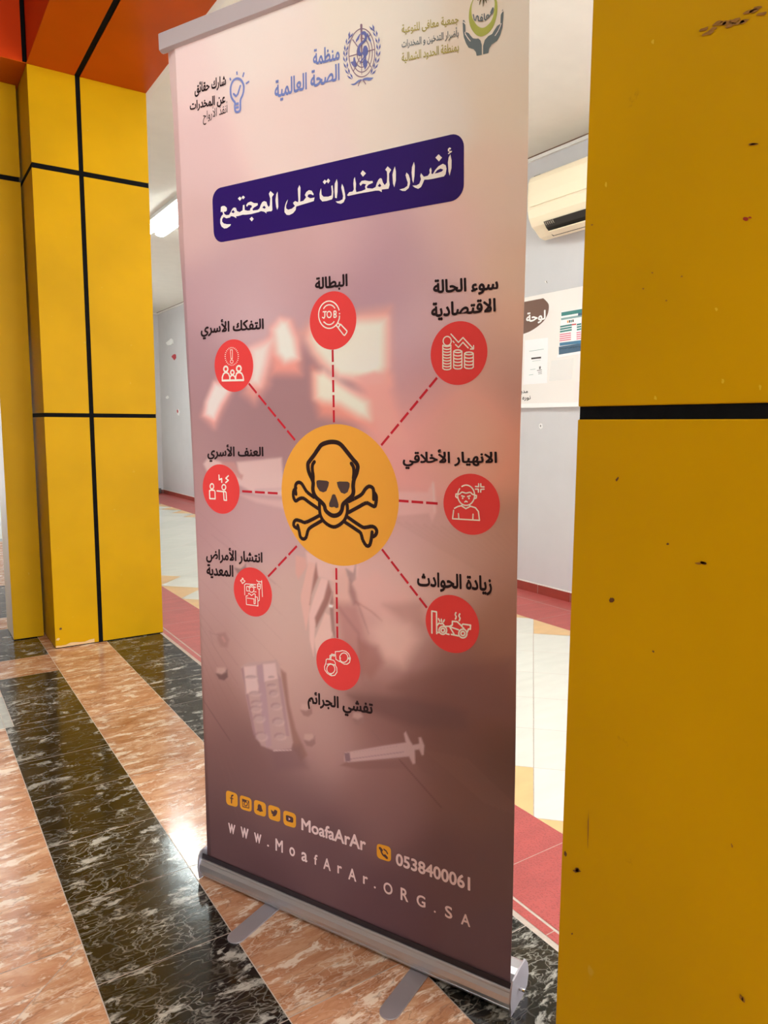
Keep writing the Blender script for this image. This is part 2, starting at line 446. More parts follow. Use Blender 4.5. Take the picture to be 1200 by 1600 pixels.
for a, b in ((-1.9, -0.6), (-0.6, 0.0), (0.0, 0.29), (0.29, 0.582)):
    tile_rect(a, b, 3.98, 4.61, 'dark_marble'); tile_rect(a, b, 4.61, 4.89, 'peach_marble')
strip(-1.9, 0.884, [5.0, 5.3, 5.88], 'dark_marble'); tile_rect(-1.9, 0.582, 4.89, 5.0, 'dark_marble')
for a, b in ((-1.9, -0.4), (-0.4, 0.2), (0.2, 0.884)): strip(a, b, [5.88, 6.6, 7.3, 8.1], 'peach_marble')
tile_rect(-1.9, 0.884, 8.1, 8.3, 'pale_stone')
strip(-1.9, 1.175, span(8.3, YB, 0.33, 8.3), 'white_tile')
# red border of the room
strip(1.190, 1.219, span(Y0, YB, 0.9, 0.2), 'red_tile')
strip(1.225, RX0, span(Y0, YB, 0.318, 1.345), 'red_tile')
strip(RX1, 3.522, span(Y0, YB, 0.318, 1.2), 'red_tile')
strip(3.526, WX, span(Y0, YB, 0.318, 1.2), 'red_tile')
# diagonal white tiles, clipped ones are tan
def clip(poly, axis, lim, keep_gt):
    out = []
    for i in range(len(poly)):
        a, b = poly[i], poly[(i + 1) % len(poly)]
        ia = (a[axis] > lim) == keep_gt; ib = (b[axis] > lim) == keep_gt
        if ia: out.append(a)
        if ia != ib:
            t_ = (lim - a[axis]) / (b[axis] - a[axis])
            out.append(tuple(a[k] + t_ * (b[k] - a[k]) for k in range(3)))
    return out
S2 = 0.4735
for i in range(-10, 30):
    for j in range(-26, 14):
        s0 = 3.022 + i * S2; d0 = 0.052 + j * S2; g = 0.0022
        c4 = []
        for ds, dd in ((g, g), (S2 - g, g), (S2 - g, S2 - g), (g, S2 - g)):
            s_, d_ = s0 + ds, d0 + dd
            c4.append(((s_ + d_) / 2, (s_ - d_) / 2, 0.0))
        xs = [p[0] for p in c4]; ys = [p[1] for p in c4]
        if max(xs) < RX0 + 0.01 or min(xs) > RX1 - 0.01 or max(ys) < Y0 + 0.6 or min(ys) > YB: continue
        cl = clip(c4, 0, RX0, True); cl = clip(cl, 0, RX1, False) if len(cl) > 2 else cl
        cl = clip(cl, 1, YB, False) if len(cl) > 2 else cl
        if len(cl) < 3: continue
        cx = sum(xs) / 4
        edge = cx < RX0 + 0.12 or cx > RX1 - 0.12
        fl.poly(cl, 'tan_tile' if edge else 'white_tile', tile=rnd())
struct(fl.build('floor', tiles=True))

def wall(name, a, b, m):
    w = MB(); w.box(a, b, m); return struct(w.build(name))
w_ = MB(); w_.box((WX, 0.9, 0), (WX + 0.15, YB + 0.15, 3.4), 'grey_wall'); w_.box((WX, Y0, 0), (WX + 0.15, -0.6, 3.4), 'grey_wall')
w_.box((WX, -0.6, 2.2), (WX + 0.15, 0.9, 3.4), 'grey_wall'); struct(w_.build('wall_right'))  # side window opening is added, out of view, to brighten the room
w_ = MB(); w_.box((0.5, YB, 0), (WX, YB + 0.15, 3.4), 'grey_wall'); w_.box((-1.9, YB, 2.4), (0.5, YB + 0.15, 3.4), 'grey_wall')  # far-end doorway opening is added, out of view, for daylight on the far walls
struct(w_.build('wall_back'))
wall('wall_left', (-2.05, Y0, 0), (-1.9, YB + 0.15, 3.4), 'left_wall')
wall('ceiling', (P1, Y0, ZC), (WX + 0.15, YB + 0.15, ZC + 0.1), 'ceiling')
wall('ceiling', (-2.05, Y0, 3.4), (P0, YB + 0.15, 3.5), 'ceiling')
wall('ceiling', (P0 + 0.001, YF + 0.63, ZC), (P1 - 0.001, YB + 0.15, ZC + 0.1), 'ceiling')
tr = MB(); tr.box((WX - 0.02, Y0, ZC - 0.028), (WX, YB, ZC - 0.006), 'plaster_white'); tr.box((WX - 0.023, Y0, ZC - 0.006), (WX, YB, ZC), 'brown_line')
struct(tr.build('trim_1'))
tr = MB(); tr.box((P1, YB - 0.02, ZC - 0.028), (WX - 0.02, YB, ZC - 0.006), 'plaster_white'); struct(tr.build('trim_2'))
def skirting(name, horizontal, a, b, at_):
    s = MB(); n = int((b - a) / 0.3); st = (b - a) / n
    for i in range(n):
        p, q = a + i * st + 0.003, a + (i + 1) * st - 0.003
        if horizontal: s.box((p, at_ - 0.010, 0), (q, at_ - 0.0005, 0.063), 'skirting')
        else: s.box((at_ - 0.010, p, 0), (at_ - 0.0005, q, 0.063), 'skirting')
    if horizontal: s.box((a, at_ - 0.006, 0.001), (b, at_, 0.070), 'plaster_white')
    else: s.box((at_ - 0.006, a, 0.001), (at_, b, 0.070), 'plaster_white')
    return struct(s.build(name))
skirting('baseboard_right', False, 0.9, YB - 0.012, WX)
skirting('baseboard_back', True, 0.5, WX - 0.012, YB)

# orange portal beams: one along the pillar row, one across the corridor
bm_ = MB()
jx = 0.855
for x0, x1 in ((P0, jx - 0.013), (jx + 0.013, P1)):
    for ya, yb in zip(span(Y0, YF + 0.6, 4.2, 40)[:-1], span(Y0, YF + 0.6, 4.2, 40)[1:]): bm_.box((x0, ya, SOF), (x1, yb - 0.0, SOF + 0.004), 'orange')
bm_.box((P0, Y0, SOF + 0.004), (P0 + 0.004, YF - 0.018, 3.4), 'red_orange')
bm_.box((P0 + 0.004, Y0, SOF + 0.004), (P1, YF + 0.6, 3.4), 'sealant')
struct(bm_.build('beam'))
bm_ = MB()
bm_.box((-1.9, YF, SOF + 0.003), (P0 - 0.018, YF + 0.004, 3.4), 'red_orange')
bm_.box((-1.9, YF, SOF), (P0 - 0.001, YF + 0.6, SOF + 0.003), 'orange')
bm_.box((-1.9, YF + 0.004, SOF + 0.004), (P0 - 0.001, YF + 0.6, 3.4), 'sealant')
struct(bm_.build('beam'))
wall('trim_3', (P1, Y0, SOF), (P1 + 0.03, YF + 0.62, ZC), 'white_wall')

# ================================================================== PILLARS
def pillar(loc, label, y_front, y_back, blocks, zs, vjoint, gap):
    root = empty('pillar', loc, label, 'pillar', 'yellow clad pillars')
    core = MB()
    for (x0, x1, ya, yb) in blocks: core.box((x0 + 0.0016, ya + 0.0016, 0.0), (x1 - 0.0016, yb - 0.0016, SOF - 0.002), 'sealant')
    core.build('joint_sealant', root, origin=loc, label='black sealant filling the joints between yellow panels')
    return root
def blob(cx, cy, rx, ry, rot=0.0, n=9):
    out = []
    for k in range(n):
        a = 2 * math.pi * k / n; q = 0.6 + 0.7 * random.random()
        x, y = rx * q * math.cos(a), ry * q * math.sin(a)
        out.append((cx + x * math.cos(rot) - y * math.sin(rot), cy + x * math.sin(rot) + y * math.cos(rot)))
    return out
def panel(root, loc, a, b, marks=()):
    m = MB(); m.box(a, b, 'yellow')
    for pts_, mt in marks: m.poly(pts_, mt)
    m.build('cladding_panel', root, bevel=0.0012, origin=loc)
ZJ = [0.004, 1.2090, 1.2300, 2.413, 2.438, SOF - 0.001]
# far pillar: front panels each wrap a corner
loc = (0.9, 4.3, 0)
pl = pillar(loc, 'far yellow clad pillar with crossing black joints beside the pull-up banner', YF, 4.62,
            [(P0, P1, YF, 4.62), (0.463, 0.61, 4.34, 4.62)], ZJ, jx, 0.009)
for za, zb in ((ZJ[0], ZJ[1]), (ZJ[2], ZJ[3]), (ZJ[4], ZJ[5])):
    mk = []
    if za < 0.1:
        top = [(P0 + 0.002 + k * 0.024, YF - 0.0005, 0.008 + random.uniform(0.004, 0.022)) for k in range(9)]
        mk = [([(P0 + 0.002, YF - 0.0005, 0.0045), (top[-1][0], YF - 0.0005, 0.0045)] + top[::-1], 'chip_pale'), ([(p[0], YF - 0.0005, p[1]) for p in blob(0.655, 0.105, 0.006, 0.008)], 'chip_dark'), ([(p[0], YF - 0.0005, p[1]) for p in blob(0.64, 0.05, 0.010, 0.006)], 'chip_pale')]
    panel(pl, loc, (P0, YF, za), (jx - 0.011, 4.62, zb), mk); panel(pl, loc, (jx + 0.011, YF, za), (P1, 4.62, zb))
for za, zb in ((ZJ[0], ZJ[3]), (ZJ[4], ZJ[5])): panel(pl, loc, (0.463, 4.338, za), (0.6145, 4.62, zb))
# near pillar
loc = (0.9, 0.28, 0)
pr = pillar(loc, 'near yellow clad pillar filling the right edge of the view', 0.0, 0.56, [(P0, P1, 0.0, 0.559)], ZJ, jx, 0.009)
_RM = np.array([_right[:], (-_up)[:], _fwd[:]])
def on_pillar(x, y):
    r = _RM.T @ np.array([(x - 600) / F, (y - 800) / F, 1.0]); k = (P0 - 0.0005) / r[0]
    return (P0 - 0.0005, r[1] * k, CAM_H + r[2] * k)
SC = []
def mark(cx, cy, rx, ry, mt, rot=0.0, n=1, spread=0):
    for _ in range(n):
        x, y = cx + random.uniform(-spread, spread), cy + random.uniform(-spread, spread) * 0.6
        SC.append((cy < 640, [on_pillar(*p) for p in blob(x, y, rx, ry, rot)], mt))
for k in range(14): mark(1100 + k * 7, 50 - k * 2.6 + random.uniform(-7, 7), 9, 3.0, 'scuff', -0.35)
mark(1165, 342, 4, 3, 'chip_red'); mark(1172, 340, 3, 1.5, 'chip_red'); mark(1176, 224, 8, 2, 'scuff', -0.1, 2, 3)
for x, y in ((1019, 426), (1005, 451), (1041, 470), (1065, 432), (925, 351)): mark(x, y, 1.6, 1.4, 'scuff')
for x, y in ((1020, 65), (947, 288), (1119, 483), (1024, 622), (1129, 596), (1188, 605)): mark(x, y, 2.2, 4.0, 'chip_lemon')
mark(955, 938, 2.5, 4, 'chip_dark', 0.3, 2, 2); mark(1043, 850, 2.5, 2.2, 'chip_dark'); mark(1021, 1018, 2, 2, 'chip_dark'); mark(1095, 880, 6, 2, 'scuff', 0.2, 4, 6)
mark(883, 1334, 2.5, 4, 'chip_dark'); mark(900, 1360, 5, 2.4, 'chip_dark', 0.3, 3, 4); mark(1144, 1322, 1.5, 4, 'scuff', -0.3); mark(964, 749, 1.5, 4, 'chip_dark', 0.6)
mark(919, 1296, 0.9, 30, 'scuff', 0.02); mark(1160, 1560, 3, 5, 'scuff', -0.3, 2, 3); mark(894, 1459, 1.6, 1.6, 'chip_dark')
for za, zb in ((ZJ[0], 1.189), (1.203, ZJ[3]), (ZJ[4], ZJ[5])):
    panel(pr, loc, (P0, 0.0, za), (P1, 0.559, zb), [(p, mt) for hi_, p, mt in SC if za < 2 and hi_ == (za > 1)])

# ================================================================== ROLL-UP BANNER
BL = np.array([0.59081, 1.74944, 0.0]); D0 = np.array([0.426024, -0.904712, 0.0]); NB = np.array([0.904712, 0.426024, 0.0])
LEN = 0.862; OFF = 0.012
tilt, lean = math.radians(1.0), math.radians(0.45)
upv = np.array([0, 0, 1.0]) - math.tan(tilt) * NB; upv /= np.linalg.norm(upv)
UV_U = math.cos(lean) * upv - math.sin(lean) * D0
UV_D = math.cos(lean) * D0 + math.sin(lean) * upv
ORG = BL + NB * OFF
NRM = np.cross(UV_D, UV_U)
if NRM @ NB > 0: NRM = -NRM       # NRM faces the reader
CAMW = np.array([0, 0, CAM_H])
RM = np.array([_right[:], (-_up)[:], _fwd[:]])
def B(x, y):
    """a spot of the print -> metres along / up the sheet"""
    r = RM.T @ np.array([(x - 600) / F, (y - 800) / F, 1.0])
    t_ = ((ORG - CAMW) @ NRM) / (r @ NRM)
    P = CAMW + t_ * r - ORG
    return np.array([P @ UV_D, P @ UV_U])
def W3(uv, lift=0.0): return ORG + uv[0] * UV_D + uv[1] * UV_U + NRM * lift
def inv_px(u, v):
    P = ORG[None, None] + u[..., None] * UV_D + v[..., None] * UV_U - CAMW
    c = P @ RM.T
    return 600 + F * c[..., 0] / c[..., 2], 800 + F * c[..., 1] / c[..., 2]

bloc = tuple(BL + D0 * LEN / 2 + NB * 0.045)
banner = empty('roll_up_banner', bloc, 'tall pull-up banner with skull emblem standing on the marble floor between yellow pillars', 'banner')

# ---- the printed photograph: soft shapes over a field of colours, stored per vertex
EL = [(256, 62), (257, 115), (265, 155), (271, 288), (277, 400), (281, 425), (285.5, 487), (291, 580), (296, 642), (302, 755), (304.5, 800), (311, 955), (316, 1130), (318, 1200), (320.5, 1329)]
ER = [(827, 2), (825, 250), (821.5, 390), (819, 480), (814, 630), (810, 780), (807.5, 930), (805.5, 1180), (804, 1250), (801, 1425), (797, 1540)]
eL = sorted([tuple(B(*p))[::-1] for p in EL]); eR = sorted([tuple(B(*p))[::-1] for p in ER])
VT = 2.035
NU, NV = 300, 700
vs = np.linspace(0.035, VT, NV)
uL = np.interp(vs, [e[0] for e in eL], [e[1] for e in eL]); uR = np.interp(vs, [e[0] for e in eR], [e[1] for e in eR])
uL = np.convolve(np.pad(uL, 20, 'edge'), np.ones(41) / 41, 'valid'); uR = np.convolve(np.pad(uR, 20, 'edge'), np.ones(41) / 41, 'valid')
ss = np.linspace(0, 1, NU)
U = uL[:, None] + (uR - uL)[:, None] * ss[None]; V = np.repeat(vs[:, None], NU, 1)
PX, PY = inv_px(U, V)

FIELD = """270 100 222 192 188;400 60 228 203 195;600 30 232 205 190;780 60 232 197 177;820 150 226 192 168;290 250 212 180 178;450 200 225 196 189;650 170 232 201 187;800 300 226 184 163
300 360 200 166 163;450 420 194 158 157;540 390 200 164 163;600 400 190 150 154;700 380 216 178 168;800 420 214 172 148;300 470 170 136 142;370 450 176 144 148;460 450 166 131 138;400 475 188 160 165
600 450 160 124 134;625 420 164 129 138;580 440 160 124 134;660 440 198 164 162;300 560 152 120 126;560 470 164 130 136;640 520 182 147 152;655 590 164 124 130;690 490 196 158 158;800 520 202 158 134;800 600 160 116 102;770 570 186 142 128
360 640 146 113 117;420 640 140 107 112;455 620 144 110 114;470 660 146 112 115;300 700 152 119 121;660 640 192 138 132;740 650 222 152 133;735 690 226 156 132;690 700 208 143 134;800 700 188 126 102;640 720 202 138 132
310 800 156 121 123;400 820 174 140 142;650 830 182 141 138;750 870 176 134 120;800 850 160 114 94;330 930 166 133 131;430 950 182 152 145;640 900 196 157 150;700 900 186 146 134;790 940 142 98 82
330 1000 152 117 113;430 1030 180 147 140;620 1020 184 142 136;700 1060 124 85 78;800 1000 140 96 79;330 1100 132 97 93;480 1110 168 133 127;600 1100 122 84 79;700 1120 100 68 64;790 1100 112 73 62
330 1180 110 79 76;400 1200 113 81 80;500 1170 158 122 119;600 1210 132 94 89;700 1200 112 77 69;790 1200 90 61 53;330 1250 92 66 67;450 1250 106 77 78;600 1260 116 83 81;750 1260 110 77 69
330 1320 86 61 63;500 1330 95 68 71;700 1350 96 67 67;790 1350 98 70 66;400 1400 80 55 59;600 1430 88 61 65;780 1480 92 67 69"""
pts = np.array([[float(v) for v in q.split()] for ln in FIELD.split('\n') for q in ln.split(';')])  # colours as seen, with the sheen streak on the right painted in
num = np.zeros(PX.shape + (3,)); den = np.zeros(PX.shape)
for x, y, r, g, b in pts:
    d2 = ((PX - x) * 1.0) ** 2 + (PY - y) ** 2
    w = np.exp(-d2 / (2 * 42.0 ** 2)) + 2e-4 / (1 + d2 / 3600.0) ** 2
    num += w[..., None] * np.array([r, g, b]); den += w
IMG = num / den[..., None]
def sdf_poly(poly):
    P = np.array(poly, float); n = len(P)
    d = np.full(PX.shape, 1e9); s = np.ones(PX.shape)
    for i in range(n):
        a, b = P[i], P[(i + 1) % n]
        e = b - a; wx, wy = PX - a[0], PY - a[1]
        t_ = np.clip((wx * e[0] + wy * e[1]) / (e @ e + 1e-9), 0, 1)
        d = np.minimum(d, (wx - e[0] * t_) ** 2 + (wy - e[1] * t_) ** 2)
        c1 = PY >= a[1]; c2 = PY < b[1]; c3 = e[0] * wy > e[1] * wx
        s = np.where((c1 & c2 & c3) | (~c1 & ~c2 & ~c3), -s, s)
    return s * np.sqrt(d)
def sdf_line(pts_):
    d = np.full(PX.shape, 1e9)
    for a, b in zip(pts_[:-1], pts_[1:]):
        a = np.array(a, float); e = np.array(b, float) - a
        wx, wy = PX - a[0], PY - a[1]
        t_ = np.clip((wx * e[0] + wy * e[1]) / (e @ e + 1e-9), 0, 1)
        d = np.minimum(d, (wx - e[0] * t_) ** 2 + (wy - e[1] * t_) ** 2)
    return np.sqrt(d)
def blend(a, col):
    global IMG
    IMG = IMG * (1 - a[..., None]) + np.array(col, float) * a[..., None]
def soft(poly, col, blur, alpha=1.0):
    s = np.clip(0.5 - sdf_poly(poly) / (2 * blur), 0, 1); s = s * s * (3 - 2 * s)
    blend(s * alpha, col)
def line(pts_, col, w, blur, alpha=1.0):
    s = np.clip(0.5 - (sdf_line(pts_) - w / 2) / (2 * blur), 0, 1); s = s * s * (3 - 2 * s)
    blend(s * alpha, col)
# bright blurred figures (the warm fringe first)
soft([(424, 512), (440, 498), (455, 502), (468, 530), (470, 585), (425, 585), (420, 550)], (214, 140, 128), 12, 0.8)
soft([(388, 545), (425, 528), (420, 600), (398, 630), (380, 615)], (214, 148, 138), 12, 0.7)
soft([(340, 590), (368, 600), (345, 645), (335, 668), (316, 650)], (216, 150, 142), 10, 0.8)
soft([(470, 520), (490, 500), (610, 480), (610, 600), (560, 600), (500, 570)], (210, 150, 135), 14, 0.8)
soft([(488, 575), (520, 600), (582, 630), (588, 670), (550, 660), (500, 650), (490, 620)], (214, 135, 118), 12, 0.75)
soft([(560, 596), (610, 590), (630, 690), (600, 690), (570, 640)], (212, 146, 134), 16, 0.7)
soft([(427, 515), (438, 500), (450, 502), (461, 530), (466, 560), (445, 566), (432, 552)], (228, 202, 194), 10)
soft([(392, 545), (424, 532), (416, 570), (406, 602), (390, 600)], (222, 192, 186), 11)
soft([(335, 598), (362, 606), (345, 632), (335, 655), (320, 648), (322, 628)], (222, 192, 188), 7)
soft([(484, 530), (492, 505), (560, 500), (604, 498), (602, 572), (590, 590), (530, 588), (505, 565), (492, 550)], (229, 200, 186), 13)
soft([(492, 585), (506, 580), (540, 605), (575, 628), (578, 655), (560, 650), (530, 632), (505, 628), (493, 622)], (228, 196, 180), 11)
soft([(556, 590), (585, 580), (602, 585), (600, 598), (570, 602)], (200, 145, 138), 6, 0.9)
# second syringe lying behind the emblem
soft([(318, 725), (325, 715), (345, 722), (378, 745), (372, 735), (370, 722), (440, 715), (445, 775), (400, 772), (378, 760), (345, 745), (325, 740)], (200, 172, 168), 3, 0.75)
soft([(344, 722), (366, 722), (374, 740), (380, 742), (378, 750), (360, 740)], (170, 125, 122), 2, 0.8)
line([(400, 766), (440, 764)], (170, 140, 145), 4, 3, 0.5)
soft([(372, 772), (420, 780), (445, 782), (445, 795), (400, 785)], (196, 165, 162), 4, 0.6)
soft([(618, 768), (668, 769), (676, 752), (680, 765), (682, 800), (675, 815), (670, 802), (618, 806)], (206, 165, 160), 3, 0.55)
line([(677, 755), (679, 800)], (220, 180, 172), 2.5, 1.5, 0.5)
# table grain
for i in range(16):
    x0 = 620 + i * 14; line([(x0, 815 + i * 1.5), (x0 + 150, 905 + i * 6)], (146, 104, 92), 2.0, 3.5, 0.16)
for i in range(7): line([(310, 800 + i * 34), (440, 920 + i * 40)], (140, 105, 104), 0.8, 1.2, 0.18)
for i in range(9): line([(313, 960 + i * 16), (372, 1040 + i * 30)], (118, 86, 84), 0.8, 1.1, 0.22)
line([(330, 835), (430, 912)], (150, 116, 116), 1.5, 2, 0.4); line([(315, 1090), (360, 1158)], (88, 62, 62), 1.0, 0.8, 0.7)
# hand and sleeve
HD = (132, 88, 82)
soft([(462, 868), (478, 872), (480, 885), (466, 905), (462, 895)], (190, 146, 138), 2.5)
soft([(478, 862), (560, 885), (558, 902), (540, 895), (520, 908), (495, 900), (480, 880)], (200, 164, 158), 3, 0.9)
soft([(482, 878), (492, 880), (496, 900), (488, 925), (482, 965), (478, 985), (470, 940), (470, 930), (476, 905)], (196, 156, 148), 2)
soft([(494, 880), (497, 902), (486, 930), (484, 945), (490, 900)], HD, 2.5, 0.75)
soft([(502, 903), (512, 906), (516, 918), (506, 950), (492, 980), (490, 1025), (484, 1000), (483, 960), (490, 935)], (203, 166, 160), 2)
soft([(513, 908), (519, 925), (512, 945), (494, 980), (492, 965), (506, 935)], HD, 2.5, 0.8)
soft([(508, 958), (516, 962), (522, 985), (512, 1010), (500, 1030), (494, 1020), (491, 1000)], (202, 166, 158), 2)
soft([(519, 890), (545, 888), (545, 940), (522, 965), (520, 930)], (196, 156, 146), 4, 0.8)
soft([(515, 945), (520, 925), (524, 1000), (518, 985)], (128, 94, 90), 2, 0.7)
soft([(514, 944), (521, 945), (520, 950), (514, 949)], (225, 200, 196), 1)
soft([(522, 940), (560, 945), (575, 1010), (560, 1070), (535, 1010)], (160, 112, 108), 10, 0.7)
soft([(540, 888), (552, 895), (556, 880), (556, 905), (549, 912), (543, 900)], (150, 118, 115), 2.5, 0.8)
soft([(546, 905), (556, 925), (560, 945), (552, 945), (545, 925)], (140, 98, 94), 4, 0.7)
line([(556, 940), (580, 955), (597, 970)], (150, 98, 92), 2, 2, 0.7)
line([(530, 950), (560, 990), (566, 1060)], (140, 98, 95), 3, 4, 0.5); line([(560, 945), (576, 990)], (140, 98, 95), 2, 2.5, 0.5)
soft([(556, 905), (590, 895), (640, 925), (640, 965), (600, 968), (565, 945)], (200, 154, 146), 12, 0.6)
soft([(600, 945), (660, 940), (668, 985), (630, 975)], (160, 116, 108), 10, 0.55)
soft([(580, 985), (600, 965), (640, 975), (652, 1000), (630, 1040), (600, 1030), (585, 1005)], (200, 160, 150), 17, 1.0)
soft([(560, 1000), (590, 1010), (600, 1035), (580, 1060), (562, 1050)], (140, 92, 86), 8, 0.6)
soft([(610, 1075), (640, 1055), (720, 1040), (800, 1030), (800, 1130), (700, 1110), (640, 1095)], (112, 75, 69), 14, 0.55)
soft([(545, 1085), (640, 1090), (730, 1110), (730, 1140), (640, 1135), (560, 1105)], (98, 68, 66), 10, 0.6)
# blister pack with its shadow
soft([(438, 1045), (447, 1052), (452, 1100), (462, 1140), (480, 1180), (470, 1190), (455, 1165), (440, 1090)], (132, 94, 86), 3, 0.75)
soft([(420, 1168), (470, 1165), (480, 1200), (430, 1205)], (112, 82, 84), 8, 0.6)
soft([(377, 1042), (385, 1036), (432, 1031), (437, 1040), (447, 1100), (458, 1160), (455, 1170), (428, 1173), (408, 1165), (395, 1140), (384, 1085)], (166, 136, 134), 2.0, 0.85)
soft([(401, 1040), (410, 1037), (416, 1080), (424, 1165), (416, 1168), (408, 1110)], (156, 126, 132), 1.5, 0.9)
soft([(377, 1045), (380, 1042), (400, 1150), (396, 1148)], (140, 108, 112), 1.2, 0.8)
soft([(433, 1050), (439, 1060), (452, 1150), (447, 1150)], (150, 118, 122), 1.2, 0.8)
soft([(381, 1042), (400, 1040), (401, 1060), (404, 1072), (403, 1082), (385, 1084)], (186, 158, 156), 2)
soft([(411, 1038), (430, 1036), (434, 1060), (413, 1065)], (188, 160, 158), 2)
for cx, cy, rx, ry in ((392, 1058, 9, 3), (398, 1083, 9, 3.5), (400, 1098, 8, 4), (399, 1107, 9, 5), (404, 1122, 9, 6), (407, 1150, 10, 7), (424, 1058, 5, 2), (424, 1071, 7, 3), (427, 1083, 7, 5), (431, 1103, 8, 5), (434, 1127, 9, 6), (437, 1150, 9, 5)):
    a = [(cx + rx * math.cos(k * 0.7), cy + ry * math.sin(k * 0.7)) for k in range(9)]
    soft(a, (134, 104, 106), 1.8, 0.6); soft([(x + 2, y + 2) for x, y in a], (200, 174, 172), 2.2, 0.35)
line([(455, 1172), (428, 1173)], (210, 184, 182), 1.5, 1.2, 0.7)
# loose pills and their shadows
for cx, cy, dk in ((347, 1055, (96, 70, 70)), (479, 1112, (140, 105, 100)), (484, 1159, (134, 100, 98)), (560, 1125, (135, 100, 96)), (376, 890, (125, 98, 98))):
    soft([(cx - 10, cy - 3), (cx, cy - 2), (cx + 8, cy - 9), (cx + 9, cy + 3), (cx + 3, cy + 8), (cx - 5, cy + 6)], dk, 1.6, 0.85)
    soft([(cx - 8, cy - 12), (cx + 4, cy - 12), (cx + 7, cy - 5), (cx - 1, cy - 1), (cx - 9, cy - 4)], (180, 148, 143), 2.5, 0.55)
soft([(340, 990), (352, 988), (358, 1000), (355, 1012), (345, 1010), (340, 1000)], (140, 104, 100), 3, 0.7)
line([(348, 996), (351, 1002)], (170, 125, 120), 3, 2, 0.7); line([(327, 986), (333, 991), (345, 992)], (135, 104, 102), 1, 1, 0.6); line([(328, 988), (334, 1010), (350, 1035)], (135, 104, 102), 0.8, 1, 0.5)
# syringe in front
soft([(532, 1196), (545, 1188), (640, 1190), (640, 1200), (560, 1202)], (120, 84, 80), 2.5, 0.7)
soft([(640, 1185), (665, 1178), (695, 1205), (685, 1220), (660, 1205)], (112, 78, 72), 4, 0.5)
soft([(538, 1176), (600, 1165), (634, 1160), (631, 1146), (634, 1143), (641, 1158), (645, 1164), (655, 1162), (654, 1152), (658, 1152), (663, 1165), (662, 1180), (659, 1180), (655, 1171), (648, 1172), (649, 1193), (645, 1194), (639, 1182), (545, 1191), (538, 1190)], (172, 140, 138), 1.5, 0.92)
line([(548, 1186), (630, 1175)], (140, 106, 110), 1.4, 0.8, 0.8)
soft([(538, 1177), (546, 1176), (548, 1189), (540, 1190)], (112, 84, 90), 1, 0.85)
line([(552, 1176), (620, 1166)], (150, 116, 118), 0.8, 0.6, 0.5)
line([(581, 1142), (600, 1163)], (120, 88, 84), 1.4, 1.5, 0.5); line([(624, 1187), (640, 1205), (690, 1262)], (84, 56, 54), 1.2, 0.9, 0.7)
for i in range(8): line([(665 + i * 9, 1172 + i * 2), (760 + i * 10, 1255 + i * 4)], (134, 96, 84), 1.5, 3, 0.22)

def to_lin(a):
    a = np.clip(a / 255.0, 0, 1)
    return np.where(a <= 0.04045, a / 12.92, ((a + 0.055) / 1.055) ** 2.4)
tt = np.clip((PX - 480) / 340, 0, 1)
light_offset = np.stack([1.0 + 0.04 * tt, 1.02 + 0.18 * tt, 1.03 + 0.34 * tt], -1)      # inks cooled to the right to offset the near pillar's warm bounce
light_offset = light_offset * (1 + 0.20 * np.clip((PY - 330) / 250, 0, 1))[..., None]  # inks lifted lower down, where less light reaches the sheet
RGBA = np.ones(PX.shape + (4,)); RGBA[..., :3] = np.clip(to_lin(IMG) / PRINT_GAIN * light_offset, 0, 0.93)
# sheet geometry: flat, its left edge curling gently away
curl = np.maximum(0, 0.030 - U) * 0.35
P3 = ORG + U[..., None] * UV_D + V[..., None] * UV_U - NRM * curl[..., None] - np.array(bloc)
idx = np.arange(NU * NV).reshape(NV, NU)
quads = np.stack([idx[:-1, :-1], idx[:-1, 1:], idx[1:, 1:], idx[1:, :-1]], -1).reshape(-1, 4)
back = P3 - NRM * 0.0004
me = bpy.data.meshes.new('graphic_panel')
nq = len(quads)
rim = []
edge = list(idx[0, :]) + list(idx[1:, -1]) + list(idx[-1, -2::-1]) + list(idx[-2:0:-1, 0])
N = NU * NV
# back face as a coarse grid of its own
bi = np.unique(np.r_[0:NV:20, NV - 1]); bj = np.unique(np.r_[0:NU:20, NU - 1])
bk = back[np.ix_(bi, bj)].reshape(-1, 3); bidx = np.arange(len(bk)).reshape(len(bi), len(bj)) + N
bq = np.stack([bidx[:-1, :-1], bidx[1:, :-1], bidx[1:, 1:], bidx[:-1, 1:]], -1).reshape(-1, 4)
me.from_pydata(np.vstack([P3.reshape(-1, 3), bk]).tolist(), [], quads.tolist() + bq.tolist())
MAT['sheet_back'] = plain('white_sheet_back', rgb(225, 222, 218), 0.6)
me.materials.append(MAT['sheet']); me.materials.append(MAT['sheet_back'])
mi = np.zeros(nq + len(bq), int); mi[nq:] = 1
me.polygons.foreach_set('material_index', mi)
me.polygons.foreach_set('use_smooth', np.ones(nq + len(bq), bool))
ca = me.color_attributes.new('print', 'FLOAT_COLOR', 'POINT')
full = np.ones((N + len(bk), 4)); full[:N] = RGBA.reshape(-1, 4)
ca.data.foreach_set('color', full.ravel())
sheet = bpy.data.objects.new('graphic_panel', me); COL.objects.link(sheet); sheet.parent = banner
sheet['label'] = 'printed vinyl sheet fading from pale pink to dark brown'

